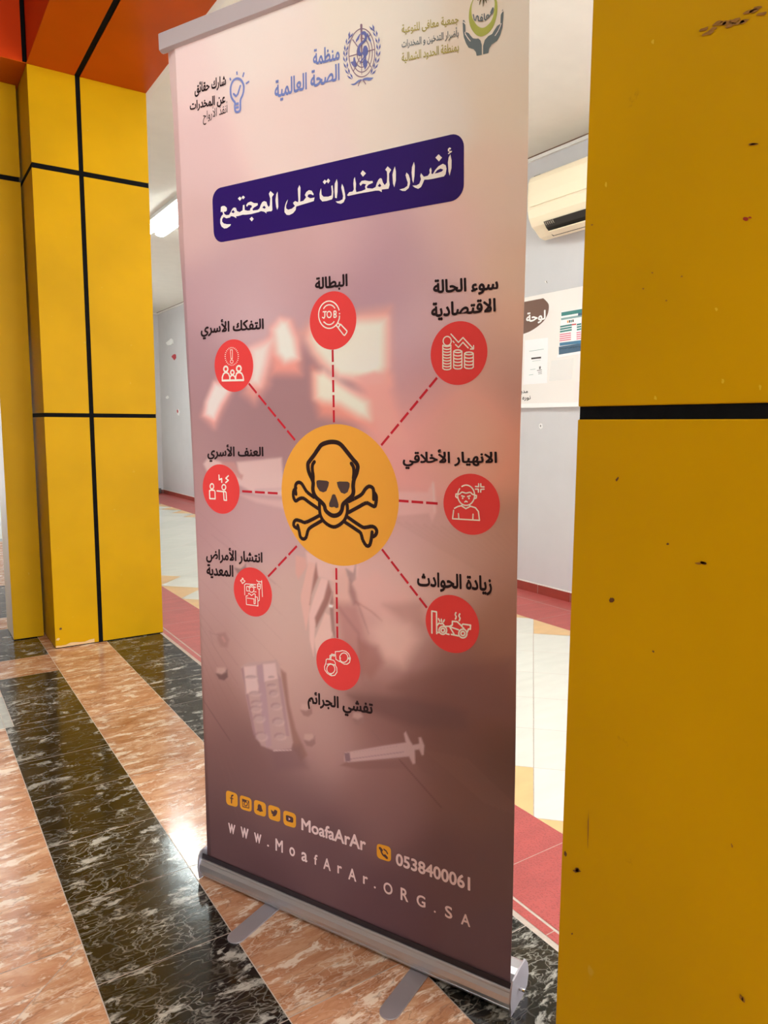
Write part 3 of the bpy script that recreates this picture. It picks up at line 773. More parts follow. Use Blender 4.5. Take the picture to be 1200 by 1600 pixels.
# ---- flat print shapes on the sheet
K = 0.0017                        # metres of print per photo pixel, for line widths
class PR(MB):
    def fill(s, pts_, m, lift=0.0005): s.poly([W3(B(*p), lift) for p in pts_], m)
    def filluv(s, pts_, m, lift): s.poly([W3(p, lift) for p in pts_], m)
    def disc(s, c, r, m, lift, n=12):
        s.filluv([(c[0] + r * math.cos(2 * math.pi * i / n), c[1] + r * math.sin(2 * math.pi * i / n)) for i in range(n)], m, lift)
    def stroke(s, pts_, w, m, closed=False, smooth=False, lift=0.0010, w2=None, cap=True):
        P = [B(*p) for p in pts_]
        n0 = len(P)
        if smooth: P = smooth_line(P, closed, 5)
        w *= K
        w2 = w if w2 is None else w2 * K
        n = len(P)
        ws = [w + (w2 - w) * i / max(1, n - 1) for i in range(n)]
        rng = range(n if closed else n - 1)
        for i in rng:
            a, b = P[i], P[(i + 1) % n]; e = b - a; L = np.hypot(*e)
            if L < 1e-7: continue
            nn = np.array([-e[1], e[0]]) / L / 2
            wa, wb = ws[i], ws[(i + 1) % n] if not closed else w
            s.k = (getattr(s, 'k', 0) + 1) % 40
            s.filluv([a + nn * wa, a - nn * wa, b - nn * wb, b + nn * wb], m, lift + s.k * 8e-6)
        if cap:
            for i in range(n):
                if smooth and not closed and 0 < i < n - 1 and i % 2: continue
                s.k = (s.k + 1) % 40
                s.disc(P[i], ws[i] / 2, m, lift + s.k * 8e-6, 8)
    def text(s, txt, quad, m, weight=0.0, spacing=1.0, lift=0.0008, arabic=True):
        me_ = text_mesh(shape_arabic(txt) if arabic else txt, weight, spacing)
        xs = [v.co.x for v in me_.vertices]; ys = [v.co.y for v in me_.vertices]
        x0, x1, y0, y1 = min(xs), max(xs), min(ys), max(ys)
        TL, TR, BR, BL_ = [B(*p) for p in quad]
        def fn(co):
            a = (co.x - x0) / (x1 - x0); b = (co.y - y0) / (y1 - y0)
            return W3((BL_ * (1 - a) + BR * a) * (1 - b) + (TL * (1 - a) + TR * a) * b, lift + co.z)
        s.mesh(me_, m, fn); bpy.data.meshes.remove(me_)
    def done(s, name, label=None): return s.build(name, sheet, origin=bloc, label=label)
def Q(ox, oy, sc_, pts_): return [(ox + x / sc_, oy + y / sc_) for x, y in pts_]

# ---- heading plate with hand-lettered title
hp = PR()
cn = [B(331.5, 293), B(726, 209.5), B(724, 314.5), B(334.5, 378)]
u0 = (cn[0][0] + cn[3][0]) / 2; u1 = (cn[1][0] + cn[2][0]) / 2
vt = (cn[0][1] + cn[1][1]) / 2; vb = (cn[2][1] + cn[3][1]) / 2
rr = 0.026; loop = []
for cx, cy, a0 in ((u1 - rr, vt - rr, 0), (u0 + rr, vt - rr, 90), (u0 + rr, vb + rr, 180), (u1 - rr, vb + rr, 270)):
    for k in range(9):
        a = math.radians(a0 + k * 90 / 8); loop.append((cx + rr * math.cos(a), cy + rr * math.sin(a)))
hp.filluv(loop, 'p_navy', 0.0005)
hp.done('heading_plate', 'indigo rounded title plate')
ht = PR()
LT = [[(625, 296), (612, 325), (605, 380), (612, 440), (622, 468), (632, 440), (630, 370)],
 [(558, 292), (591, 322), (573, 348), (574, 420), (576, 470), (566, 482), (545, 482), (520, 488), (521, 503), (500, 486), (470, 480), (441, 492), (440, 468), (455, 455), (468, 420), (480, 398), (497, 386), (520, 392), (530, 425), (542, 442), (553, 425), (556, 360), (543, 318)],
 [(330, 425), (345, 402), (375, 390), (405, 405), (438, 405), (440, 425), (405, 445), (390, 462), (395, 475), (440, 468), (445, 490), (400, 502), (378, 508), (330, 514), (300, 514), (260, 525), (235, 529), (240, 547), (215, 532), (190, 527), (175, 540), (140, 546), (132, 535), (170, 515), (185, 490), (200, 460), (215, 446), (235, 450), (245, 480), (270, 490), (297, 472), (300, 425), (315, 420), (318, 470), (345, 477), (362, 474), (385, 488), (366, 476), (370, 455), (385, 440), (380, 425), (352, 422), (338, 440)],
 [(383, 533), (402, 553), (383, 577), (362, 553)], [(272, 343), (290, 362), (272, 384), (253, 362)], [(302, 335), (320, 350), (303, 370), (287, 352)],
 [(95, 440), (110, 432), (130, 432), (150, 450), (150, 475), (135, 487), (120, 485), (128, 508), (145, 518), (185, 514), (180, 540), (145, 548), (120, 535), (106, 555), (105, 578), (120, 595), (150, 603), (187, 603), (180, 620), (150, 640), (125, 643), (100, 625), (88, 595), (88, 555), (100, 525), (115, 510), (108, 485), (92, 490), (93, 460)],
 [(830, 235), (840, 260), (838, 330), (837, 392), (868, 383), (893, 350), (880, 330), (895, 300), (920, 283), (945, 290), (963, 320), (960, 332), (935, 320), (912, 326), (906, 345), (932, 360), (972, 352), (965, 386), (900, 406), (850, 421), (800, 437), (795, 470), (770, 500), (735, 518), (710, 515), (690, 490), (690, 450), (700, 410), (712, 385), (722, 372), (715, 400), (705, 430), (707, 456), (725, 467), (760, 457), (788, 432), (775, 415), (770, 402), (790, 385), (818, 398), (820, 370), (815, 270)],
 [(1033, 265), (1038, 325), (1055, 345), (1100, 345), (1130, 333), (1133, 300), (1128, 245), (1140, 238), (1148, 300), (1145, 350), (1135, 370), (1085, 385), (1045, 390), (1022, 365), (1018, 320), (1025, 285)],
 [(1068, 185), (1087, 205), (1066, 229), (1048, 207)], [(1100, 175), (1118, 195), (1100, 222), (1082, 198)]]
for i, p in enumerate(LT): ht.fill(Q(330, 250, 6.0, p), 'p_white', 0.0010 + i * 8e-6)
RT = [[(38, 428), (46, 460), (45, 540), (38, 600), (22, 595), (18, 530), (20, 470)],
 [(85, 470), (100, 500), (112, 560), (115, 600), (100, 635), (75, 650), (45, 643), (28, 628), (60, 625), (90, 610), (95, 580), (85, 535), (78, 505)],
 [(200, 410), (210, 470), (207, 520), (213, 545), (260, 535), (295, 520), (290, 495), (300, 475), (270, 470), (250, 490), (240, 470), (260, 445), (290, 440), (325, 448), (358, 445), (360, 462), (320, 480), (305, 500), (312, 510), (357, 514), (385, 500), (395, 465), (410, 435), (425, 420), (440, 425), (450, 460), (466, 482), (485, 460), (488, 400), (485, 360), (470, 345), (492, 315), (524, 345), (505, 380), (505, 440), (510, 480), (500, 515), (440, 522), (440, 545), (415, 532), (385, 532), (340, 540), (310, 546), (280, 550), (210, 564), (140, 580), (130, 572), (150, 545), (180, 540), (190, 520), (186, 470), (190, 430)],
 [(270, 350), (299, 378), (272, 408), (250, 378)], [(557, 315), (566, 360), (566, 440), (552, 502), (540, 470), (535, 390), (545, 345)],
 [(660, 370), (680, 390), (692, 430), (692, 470), (680, 510), (650, 535), (625, 535), (597, 522), (640, 510), (668, 490), (672, 460), (660, 425), (652, 395)],
 [(727, 275), (735, 310), (732, 400), (722, 465), (712, 440), (706, 370), (710, 320)],
 [(790, 375), (805, 395), (815, 408), (850, 400), (868, 375), (865, 345), (878, 325), (885, 350), (882, 380), (895, 385), (915, 350), (945, 315), (985, 292), (1010, 305), (1018, 335), (1010, 385), (995, 405), (900, 426), (855, 433), (820, 434), (805, 470), (790, 500), (765, 516), (735, 505), (713, 487), (750, 485), (775, 470), (790, 430), (783, 400)],
 [(947, 207), (978, 238), (950, 272), (919, 238)], [(1052, 208), (1063, 260), (1062, 330), (1045, 398), (1035, 360), (1030, 280), (1037, 235)],
 [(1043, 147), (1058, 152), (1055, 165), (1043, 165), (1042, 177), (1068, 178), (1065, 187), (1035, 208), (1030, 200), (1045, 188), (1030, 180), (1030, 160)]]
for i, p in enumerate(RT): ht.fill(Q(520, 205, 5.714, p), 'p_white', 0.0011 + i * 8e-6)
for p in (Q(520, 205, 5.714, [(912, 380), (935, 350), (965, 335), (990, 345), (975, 362), (940, 374)]), Q(520, 205, 5.714, [(405, 492), (422, 468), (437, 488), (424, 500)]), Q(330, 250, 6, [(482, 448), (500, 430), (516, 446), (505, 458)]), Q(330, 250, 6, [(192, 490), (210, 470), (225, 488), (212, 500)])):
    ht.fill(p, 'p_navy', 0.0014)
ht.done('heading_lettering', 'pale Arabic title lettering')

# ---- skull emblem
def fit_disc(c, r): return B(*c), r
sk = PR()
yc = B(527.2, 774.5); sk.disc(yc, 0.1515, 'p_yellow', 0.0005, 72)
def S(p): return Q(430, 655, 6.154, p)
KW = 6.154
sk.stroke(S([(355, 570), (340, 540), (322, 490), (318, 430), (335, 400), (380, 340), (420, 280), (450, 245), (500, 225), (550, 218), (600, 225), (640, 250), (690, 310), (750, 385), (785, 425), (797, 460), (785, 520), (760, 580), (752, 640), (755, 700), (740, 740), (690, 785), (655, 820), (645, 870), (625, 905), (590, 925), (550, 925), (510, 900), (485, 870), (475, 830), (440, 790), (400, 755), (375, 715), (365, 670), (368, 610)]), 35 / KW, 'p_black', closed=True, smooth=True)
for p in ([(380, 410), (362, 440), (360, 490), (368, 540), (368, 590)], [(735, 425), (755, 460), (760, 510), (755, 570)]): sk.stroke(S(p), 30 / KW, 'p_black', smooth=True)
sk.stroke(S([(428, 800), (430, 880), (440, 930), (470, 980), (520, 1020), (572, 1035), (620, 1015), (665, 975), (690, 920), (698, 870), (695, 820)]), 29 / KW, 'p_black', smooth=True)
for p in ([(402, 590), (425, 585), (500, 592), (520, 605), (515, 640), (495, 690), (465, 703), (430, 690), (405, 650), (398, 610)], [(595, 605), (620, 598), (700, 600), (718, 615), (718, 650), (700, 700), (670, 718), (635, 705), (605, 650)],
          [(562, 720), (580, 725), (598, 770), (612, 820), (610, 848), (590, 855), (570, 842), (545, 848), (522, 840), (520, 810), (540, 760), (550, 728)]): sk.fill(S(p), 'p_eye', 0.0010)
for p in ([(375, 750), (310, 700), (280, 655), (255, 617), (225, 607), (203, 625), (197, 665), (203, 720)], [(203, 660), (180, 690), (178, 740), (190, 775), (205, 785), (235, 765), (275, 760), (330, 800), (425, 865)],
          [(710, 790), (800, 745), (840, 715), (870, 670), (905, 645), (940, 660), (950, 700), (950, 770)], [(955, 705), (975, 740), (972, 800), (960, 838), (925, 825), (880, 805), (810, 840), (710, 895)],
          [(430, 925), (300, 990), (255, 980), (210, 968), (185, 985), (182, 1025), (215, 1050)], [(220, 1020), (235, 1080), (245, 1130), (272, 1152), (300, 1135), (318, 1070), (350, 1035), (460, 970)],
          [(705, 945), (830, 1030), (870, 1040), (930, 1030), (965, 1045), (980, 1080), (965, 1115), (940, 1130)], [(675, 990), (780, 1060), (825, 1095), (845, 1160), (880, 1215), (910, 1210), (925, 1160), (935, 1085)]):
    sk.stroke(S(p), 29 / KW, 'p_black', smooth=True)
sk.done('skull_emblem', 'amber disc with black skull and crossbones')

# ---- red icon discs
BADGE_R = 0.0588
def badge(c, label, ox, oy, sc_, strokes, r=BADGE_R, w=17, fills=()):
    b = PR(); b.disc(B(*c), r, 'p_red', 0.0005, 48)
    for st in strokes:
        pts_, kw = (st, {}) if isinstance(st, list) else (st[0], st[1])
        ww = kw.pop('w', w) * 1.12
        b.stroke(Q(ox, oy, sc_, pts_), ww / sc_, 'p_line', **kw)
    for f in fills: b.text(*f)
    return b.done('icon_badge', label)
def ell(cx, cy, rx, ry, a0=0, a1=360, n=24, rot=0.0):
    out = []
    for i in range(n + 1):
        a = math.radians(a0 + (a1 - a0) * i / n); x, y = rx * math.cos(a), -ry * math.sin(a)
        out.append((cx + x * math.cos(rot) - y * math.sin(rot), cy + x * math.sin(rot) + y * math.cos(rot)))
    return out
sm = {'smooth': True}
badge((519.9, 501), 'red disc with magnifier icon', 480, 450, 15, [
    ell(522, 628, 247, 320, 20, 345, 36), ell(527, 560, 150, 165, 32, 152), ell(520, 700, 140, 160, 222, 325),
    ell(765, 602, 4, 4, 0, 360, 4), ell(400, 800, 4, 4, 0, 360, 4), [(765, 660), (760, 720), (725, 810)],
    [(690, 880), (725, 815), (775, 860), (735, 930), (690, 880)], [(735, 930), (790, 850), (940, 1010), (935, 1040), (885, 1110), (860, 1100), (735, 940)],
    [(380, 560), (455, 555), (420, 558), (420, 670), (400, 710), (365, 690)], ell(522, 622, 50, 72, 0, 360), [(635, 550), (635, 690), (670, 690), (690, 660), (670, 620), (635, 620)], [(635, 545), (670, 540), (685, 565), (680, 605), (640, 618)]], w=21)
fam = [[(530, 325), (580, 325), (580, 530), (545, 530), (530, 325)], ell(563, 598, 34, 40)]
for k in range(28):
    a = 2 * math.pi * k / 28; fam.append(([(565 + 140 * math.cos(a), 480 + 190 * math.sin(a)), (565 + 168 * math.cos(a), 480 + 222 * math.sin(a))], {'w': 12, 'cap': False}))
badge((365.2, 571.5), 'red disc with family and exclamation mark icon', 325, 525, 15, fam + [(ell(425, 775, 48, 62), {'w': 34}), (ell(732, 765, 52, 65), {'w': 34}), (ell(580, 855, 40, 52), {'w': 30}),
    ([(345, 1040), (345, 960), (375, 885), (430, 850), (490, 885), (520, 960), (520, 1030)], {'w': 30}), ([(655, 1025), (655, 950), (680, 875), (735, 850), (795, 875), (830, 945), (840, 1030)], {'w': 30}),
    ([(520, 1020), (530, 950), (580, 915), (635, 950), (655, 1020)], {'w': 26}), ([(345, 1045), (840, 1035)], {'w': 36})], w=12)
badge((345.3, 764.3), 'red disc with two quarrelling figures icon', 310, 720, 15, [ell(325, 598, 42, 62), [(268, 700), (300, 685), (375, 690), (395, 720), (402, 890), (275, 885), (268, 700)], ell(605, 618, 44, 62), [(445, 705), (600, 722)],
    [(600, 715), (640, 720), (658, 745), (668, 925), (610, 920), (600, 740)], [(490, 335), (495, 445), (555, 415), (555, 505)], [(710, 350), (650, 410), (710, 455), (648, 510)]], w=27)
badge((394.8, 925), 'red disc with hospital patient icon', 360, 875, 15, [[(285, 420), (305, 430), (310, 465), (350, 490), (335, 515), (310, 520), (300, 550), (280, 540), (275, 510), (245, 485), (260, 465), (285, 460), (285, 420)],
    [(345, 815), (340, 580), (365, 555), (600, 575)], ell(505, 690, 55, 65), ell(505, 650, 65, 60, 0, 180), [(430, 620), (385, 620), (390, 720), (440, 725)], [(560, 635), (605, 635)], [(570, 740), (610, 745)],
    [(430, 800), (440, 775), (505, 830), (560, 785), (590, 800), (590, 960)], [(415, 835), (375, 840), (385, 1040), (655, 1075), (650, 960)], [(400, 890), (560, 910)], [(560, 920), (560, 1020), (590, 1020), (595, 930)], [(600, 860), (640, 870), (650, 940)],
    [(625, 470), (635, 495), (740, 510), (760, 855)], [(740, 480), (745, 520)], [(675, 515), (675, 550)], [(640, 560), (710, 560), (710, 660), (690, 690), (650, 670), (640, 560)], [(650, 610), (700, 615)], [(680, 690), (685, 940), (660, 960)]], w=16)
badge((528.2, 1038), 'red disc with handcuffs icon', 490, 990, 15, [ell(715, 560, 95, 110), [(600, 645), (530, 600), (515, 420), (620, 412), (680, 395), (760, 410), (830, 470), (870, 570), (850, 670), (790, 715), (720, 710), (640, 660), (600, 645)],
    ell(410, 825, 95, 110), [(300, 610), (330, 590), (480, 625), (515, 680), (515, 740), (550, 800), (555, 900), (500, 975), (420, 985), (330, 930), (270, 850), (262, 770), (295, 690), (300, 610)], [(325, 715), (400, 700), (515, 735)],
    [(640, 560), (620, 650)], ell(485, 505, 18, 22, 0, 360, 8), ell(440, 495, 18, 22, 0, 360, 8), ell(405, 525, 18, 22, 0, 360, 8), ell(400, 575, 18, 22, 0, 360, 8), ell(843, 580, 16, 20, 0, 360, 8), ell(405, 950, 16, 20, 0, 360, 8)], w=16)
badge((706.2, 975), 'red disc with crashed car icon', 660, 925, 12.5, [[(190, 800), (188, 370), (280, 385), (285, 810)], ell(405, 745, 75, 78), ell(405, 745, 36, 38), ell(795, 808, 80, 85), ell(795, 808, 38, 40),
    [(290, 650), (330, 605), (370, 620), (395, 605), (430, 650)], [(430, 670), (540, 668), (590, 640), (590, 570), (680, 575), (740, 630), (820, 715)], [(555, 680), (710, 735)], [(540, 680), (630, 830)], [(290, 785), (330, 790)], [(480, 815), (525, 825)], [(570, 825), (715, 855)],
    [(770, 655), (795, 625), (945, 645), (940, 725), (905, 720), (880, 780)], [(320, 520), (345, 570)], [(375, 530), (380, 575)], [(435, 540), (415, 580)],
    ([(660, 400), (645, 440), (665, 480), (650, 525)], sm), ([(735, 425), (718, 465), (740, 510), (722, 560)], sm)], w=21)
badge((736.2, 788.1), 'red disc with angry person icon', 685, 735, 12, [ell(525, 465, 158, 190, -95, 120, 28), ell(525, 465, 158, 190, 140, 275, 20),
    ([(370, 450), (410, 435), (450, 405), (520, 425), (600, 410), (640, 445), (690, 460)], sm), [(365, 440), (335, 440), (330, 490), (360, 515)], [(685, 460), (720, 470), (715, 515), (680, 530)],
    [(440, 475), (490, 490)], [(550, 490), (600, 475)], ell(460, 520, 3, 8, 0, 360, 5), ell(578, 522, 3, 8, 0, 360, 5), [(500, 590), (520, 575), (545, 588)],
    ([(445, 650), (440, 665), (520, 715), (600, 675), (590, 650)], {}), [(305, 710), (370, 675), (440, 660)], [(290, 745), (270, 905), (775, 935), (755, 770), (700, 700), (605, 670)], [(380, 810), (388, 910)], [(655, 820), (650, 925)],
    [(700, 300), (760, 305), (760, 250)], [(800, 250), (800, 305), (860, 310)], [(700, 350), (755, 350), (755, 405)], [(860, 350), (800, 355), (797, 405)]], w=17)
co = [ell(410, 455, 76, 86), [(480, 325), (620, 480), (705, 390), (895, 595)], [(905, 540), (905, 605), (845, 605)], [(520, 460), (540, 485)], [(565, 520), (622, 575), (705, 480), (805, 585)]]
for x0, x1, yt, yb, n in ((328, 480, 545, 980, 8), (530, 685, 660, 965, 5), (735, 900, 700, 958, 4)):
    mx = (x0 + x1) / 2; st = (yb - yt) / n
    for k in range(n + 1):
        y = yt + k * st; co.append([(x0, y - 12), (x0 + 30, y + 8), (mx, y + 14), (x1 - 30, y + 8), (x1, y - 12)])
    co += [[(x0, yt), (x0, yb - 15)], [(x1, yt), (x1, yb - 15)]]
    if n < 8: co.append([(x0, yt - 12), (x0 + 30, yt - 32), (mx, yt - 38), (x1 - 30, yt - 32), (x1, yt - 12)])
badge((716.4, 552), 'red disc with coin stacks and falling arrow icon', 665, 495, 12, co, w=15)

# ---- dashed connectors
for a, b in (((519.8, 545), (522, 663)), ((388, 598), (463, 690)), ((377, 767.5), (437, 771)), ((418, 902), (466, 851)), ((525.5, 886), (527.4, 1000)), ((596, 857), (669, 952)), ((619, 782), (687, 787)), ((684, 589), (594, 698))):
    ln_ = PR(); a = np.array(a, float); b = np.array(b, float); L = np.hypot(*(b - a)); n = max(3, round(L / 22)); e = (b - a) / L; p = L / n
    for k in range(n): ln_.stroke([a + e * (k * p + 1.5), a + e * (k * p + p - 3)], 3.0, 'p_dash', cap=False, lift=0.0004)
    ln_.done('connector_line', 'dark red dashed line')

# ---- captions
CAP = [('البطالة', [(492.5, 434), (543.5, 427), (543.5, 452), (492.5, 457)]), ('التفكك الأسري', [(314, 501), (412.5, 494), (412.5, 523), (314, 531)]),
 ('العنف الأسري', [(324.5, 694), (412, 695), (412, 721), (324.5, 722)]), ('انتشار الأمراض', [(322.5, 853), (410.5, 859.5), (410.5, 884), (322.5, 879)]), ('المعدية', [(323, 881), (365, 882.5), (365, 906), (323, 903)]),
 ('تفشي الجرائم', [(481, 1079), (583, 1096), (583, 1126), (481, 1108)]), ('زيادة الحوادث', [(652, 892), (769, 900), (769, 931), (652, 922)]),
 ('الانهيار الأخلاقي', [(629.5, 702), (777, 702), (777, 733), (629.5, 733)]), ('سوء الحالة', [(677, 437), (779, 430), (779, 459), (677, 465)]), ('الاقتصادية', [(674, 473), (775, 465), (775, 492), (674, 502)])]
for txt, quad in CAP:
    c = PR(); c.text(txt, quad, 'p_text', 0.034); c.done('caption', 'near-black Arabic caption')

# ---- logos along the top
def poly_logo(name, label, items):
    p = PR(); items(p); p.done(name, label)
def who(p):
    q = lambda pts_: Q(525, 30, 14.55, pts_)
    for rx, ry, a0, a1 in ((295, 548, 0, 360), (238, 440, -150, 95), (175, 330, -140, 100), (110, 220, 150, 330)):
        p.stroke(q(ell(595 - 4, 765, rx, ry, a0, a1, 48, 0.02)), 15 / 14.55, 'p_whoring', lift=0.0004)
    for l_ in ([(300, 852), (470, 800)], [(740, 725), (880, 690)], [(385, 470), (495, 625)], [(790, 340), (735, 420)], [(395, 1190), (545, 880)], [(735, 970), (795, 1085)]): p.stroke(q(l_), 16 / 14.55, 'p_whoring', lift=0.0004)
    for f in ([(640, 610), (690, 600), (725, 660), (735, 740), (720, 800), (690, 850), (690, 920), (720, 970), (710, 1060), (660, 1160), (645, 1100), (620, 1060), (610, 960), (650, 900), (660, 820), (610, 740), (615, 680)], [(335, 975), (395, 960), (400, 880), (430, 860), (450, 950), (480, 1060), (430, 1110), (370, 1040)],
              [(540, 340), (560, 330), (520, 460), (450, 540), (460, 470), (500, 400)], [(705, 330), (725, 320), (760, 400), (800, 480), (800, 540), (740, 470)], [(470, 720), (510, 680), (550, 800), (550, 850), (490, 820)]): p.fill(q(f), 'p_who2', 0.0006)
    p.fill(q([(555, 130), (568, 108), (592, 108), (605, 130), (605, 560), (598, 880), (593, 1265), (583, 1265), (575, 880), (570, 560)]), 'p_whoring', 0.0008)
    p.stroke(q([(605, 325), (645, 315), (680, 360), (685, 430), (660, 490), (610, 540), (555, 590), (525, 650), (525, 720), (545, 780), (580, 810)]), 52 / 14.55, 'p_who2', smooth=True, w2=40 / 14.55)
    p.stroke(q([(620, 770), (650, 820), (640, 880), (600, 930), (565, 970), (558, 1020)]), 38 / 14.55, 'p_who2', smooth=True, w2=12 / 14.55)
    for path, flip in (([(335, 350), (262, 540), (222, 740), (215, 900), (240, 1080), (300, 1260), (400, 1390)], 1), ([(830, 200), (915, 360), (965, 560), (965, 760), (930, 960), (870, 1140), (785, 1290)], -1)):
        cv = smooth_line([np.array(x, float) for x in path], False, 8)
        for k in range(4, len(cv), 6):
            c0 = cv[k]; d_ = cv[k - 4] - c0; L = np.hypot(*d_); d_ = d_ / L
            for sd in (-1, 1):
                n_ = np.array([-d_[1], d_[0]]) * sd
                tip = c0 + d_ * 150 + n_ * 42; mid = c0 + d_ * 70 + n_ * 48; mid2 = c0 + d_ * 75 + n_ * 10
                p.fill(q([tuple(c0 + n_ * 6), tuple(mid), tuple(tip), tuple(mid2)]), 'p_who2', 0.0007)
        p.fill(q([tuple(cv[0] + (0, -25)), tuple(cv[4] + (-14, 0)), tuple(cv[6]), tuple(cv[4] + (14, 0))]), 'p_who2', 0.0007)
    p.fill(q([(335, 1480), (420, 1465), (520, 1382), (590, 1370), (600, 1400), (510, 1440), (440, 1495), (390, 1505)]), 'p_who', 0.0009)
    p.fill(q([(600, 1372), (650, 1340), (710, 1328), (860, 1332), (800, 1390), (750, 1405), (680, 1390), (615, 1398)]), 'p_who', 0.0009)
    p.stroke(q([(575, 1392), (535, 1450), (512, 1520)]), 16 / 14.55, 'p_whoring'); p.stroke(q([(615, 1392), (655, 1430), (680, 1480)]), 16 / 14.55, 'p_whoring')
poly_logo('globe_emblem', 'blue wreath emblem with staff and snake', who)
c = PR(); c.text('منظمة', [(489.5, 77.5), (531, 68), (531, 94), (489.5, 103)], 'p_who', 0.022); c.text('الصحة العالمية', [(429.5, 126), (531, 98), (531, 132), (429.5, 161)], 'p_who', 0.022); c.done('logo_lettering', 'blue Arabic lettering')
def bulb(p):
    q = lambda pts_: Q(285, 100, 10.43, pts_); k = 10.43
    p.stroke(q([(860, 630), (830, 590), (800, 530), (790, 440), (800, 350), (840, 270), (900, 240), (960, 265), (1000, 340), (1003, 430), (985, 510), (955, 580), (950, 640), (950, 740), (930, 775), (890, 785), (865, 760), (858, 690)]), 29 / k, 'p_bulb', closed=True, smooth=True)
    p.stroke(q([(840, 490), (880, 530), (910, 490), (950, 360)]), 27 / k, 'p_bulb')
    for l_ in ([(875, 655), (925, 645)], [(875, 715), (925, 705)]): p.stroke(q(l_), 30 / k, 'p_bulb', cap=False)
    for l_ in ([(893, 125), (897, 180)], [(1010, 140), (990, 215)], [(1095, 285), (1040, 325)], [(780, 230), (795, 270)]): p.stroke(q(l_), 22 / k, 'p_bulb', cap=False)
poly_logo('bulb_logo', 'blue outlined light bulb with tick', bulb)
c = PR(); c.text('شارك حقائق', [(304.5, 130), (353.5, 116), (353.5, 139), (304.5, 152.5)], 'p_text', 0.03); c.text('عن المخدرات', [(297, 159), (352.5, 145), (352.5, 166), (297, 176)], 'p_text', 0.03); c.text('أنقذ الأرواح', [(317.5, 171), (356, 158), (356, 183), (317.5, 196)], 'p_text', -0.012); c.done('logo_lettering', 'black Arabic lettering beside bulb')
def cres(p):
    q = lambda pts_: Q(715, 0, 15.0, pts_)
    o_ = [(520, -260), (420, -110), (330, 60), (290, 180), (268, 330), (270, 480), (300, 620), (360, 730), (440, 820), (540, 860), (640, 830), (740, 760), (830, 640), (890, 480), (930, 300), (935, 120), (915, 0), (850, -150), (760, -260)]
    i_ = [(800, -160), (860, 0), (872, 100), (855, 260), (830, 400), (780, 510), (700, 600), (620, 650), (540, 650), (460, 600), (390, 500), (340, 380), (325, 230), (340, 100), (375, 0), (440, -120)]
    O2 = smooth_line(o_, False, 3); I2 = smooth_line(i_[::-1], False, 3)
    def rs(P, n):
        P = np.array(P); L = np.r_[0, np.cumsum(np.hypot(*np.diff(P, axis=0).T))]; s_ = np.linspace(0, L[-1], n)
        return np.stack([np.interp(s_, L, P[:, 0]), np.interp(s_, L, P[:, 1])], 1)
    O2 = rs(O2, 60); I2 = rs(I2, 60)
    for k in range(59): p.fill(q([O2[k], O2[k + 1], I2[k + 1], I2[k]]), 'p_green', 0.0005)
    for l_ in ([(600, 150), (612, 20), (605, -150)], [(515, 115), (545, 0), (580, -130)], [(680, 75), (660, -20), (630, -130)], [(478, 20), (520, -60), (570, -140)], [(720, 10), (690, -60), (640, -140)]): p.stroke(q(l_), 8 / 15, 'p_leaf', w2=44 / 15)
    for l_ in ([(375, 350), (395, 460), (425, 490), (445, 400), (465, 375), (490, 400), (495, 490), (590, 490), (590, 430), (560, 400), (545, 440), (560, 480)], [(575, 348), (578, 352)], [(630, 330), (635, 450), (660, 475), (740, 400), (720, 350), (690, 370), (680, 420)], [(740, 400), (790, 330), (830, 190), (800, 250), (780, 300), (805, 330), (832, 290), (835, 200)]): p.stroke(q(l_), 17 / 15, 'p_teal')
    p.fill(q([(122, 545), (120, 500), (150, 465), (180, 520), (190, 700), (190, 755), (225, 765), (270, 785), (300, 830), (360, 900), (430, 910), (490, 905), (540, 950), (570, 1060), (570, 1290), (450, 1310), (430, 1220), (380, 1160), (260, 1120), (200, 1020), (150, 880), (130, 750)]), 'p_teal', 0.0006)
    p.fill(q([(600, 1275), (600, 1080), (640, 940), (720, 850), (810, 800), (870, 700), (930, 610), (1005, 565), (1010, 420), (1020, 320), (1060, 215), (1080, 290), (1075, 420), (1055, 650), (1000, 830), (930, 960), (800, 1050), (740, 1150), (725, 1250)]), 'p_teal', 0.0006)
    for l_ in ([(180, 760), (185, 800), (240, 890), (305, 970)], [(1025, 560), (1000, 630), (950, 740), (885, 840)], [(120, 520), (160, 530), (185, 570)], [(1080, 255), (1040, 290), (1015, 340)]): p.stroke(q(l_), 13 / 15, 'p_white')
poly_logo('crescent_logo', 'green crescent held by two grey hands', cres)
c = PR(); c.text('جمعية معافى للتوعية', [(628, 39), (717, 22), (717, 40), (628, 56)], 'p_olive', 0.012); c.text('بمنطقة الحدود الشمالية', [(628, 83), (717, 65), (717, 84), (628, 101)], 'p_olive', 0.012); c.text('بأضرار التدخين و المخدرات', [(628, 60), (717, 42), (717, 61), (628, 78)], 'p_teal', 0.012); c.done('logo_lettering', 'olive and grey Arabic lettering')

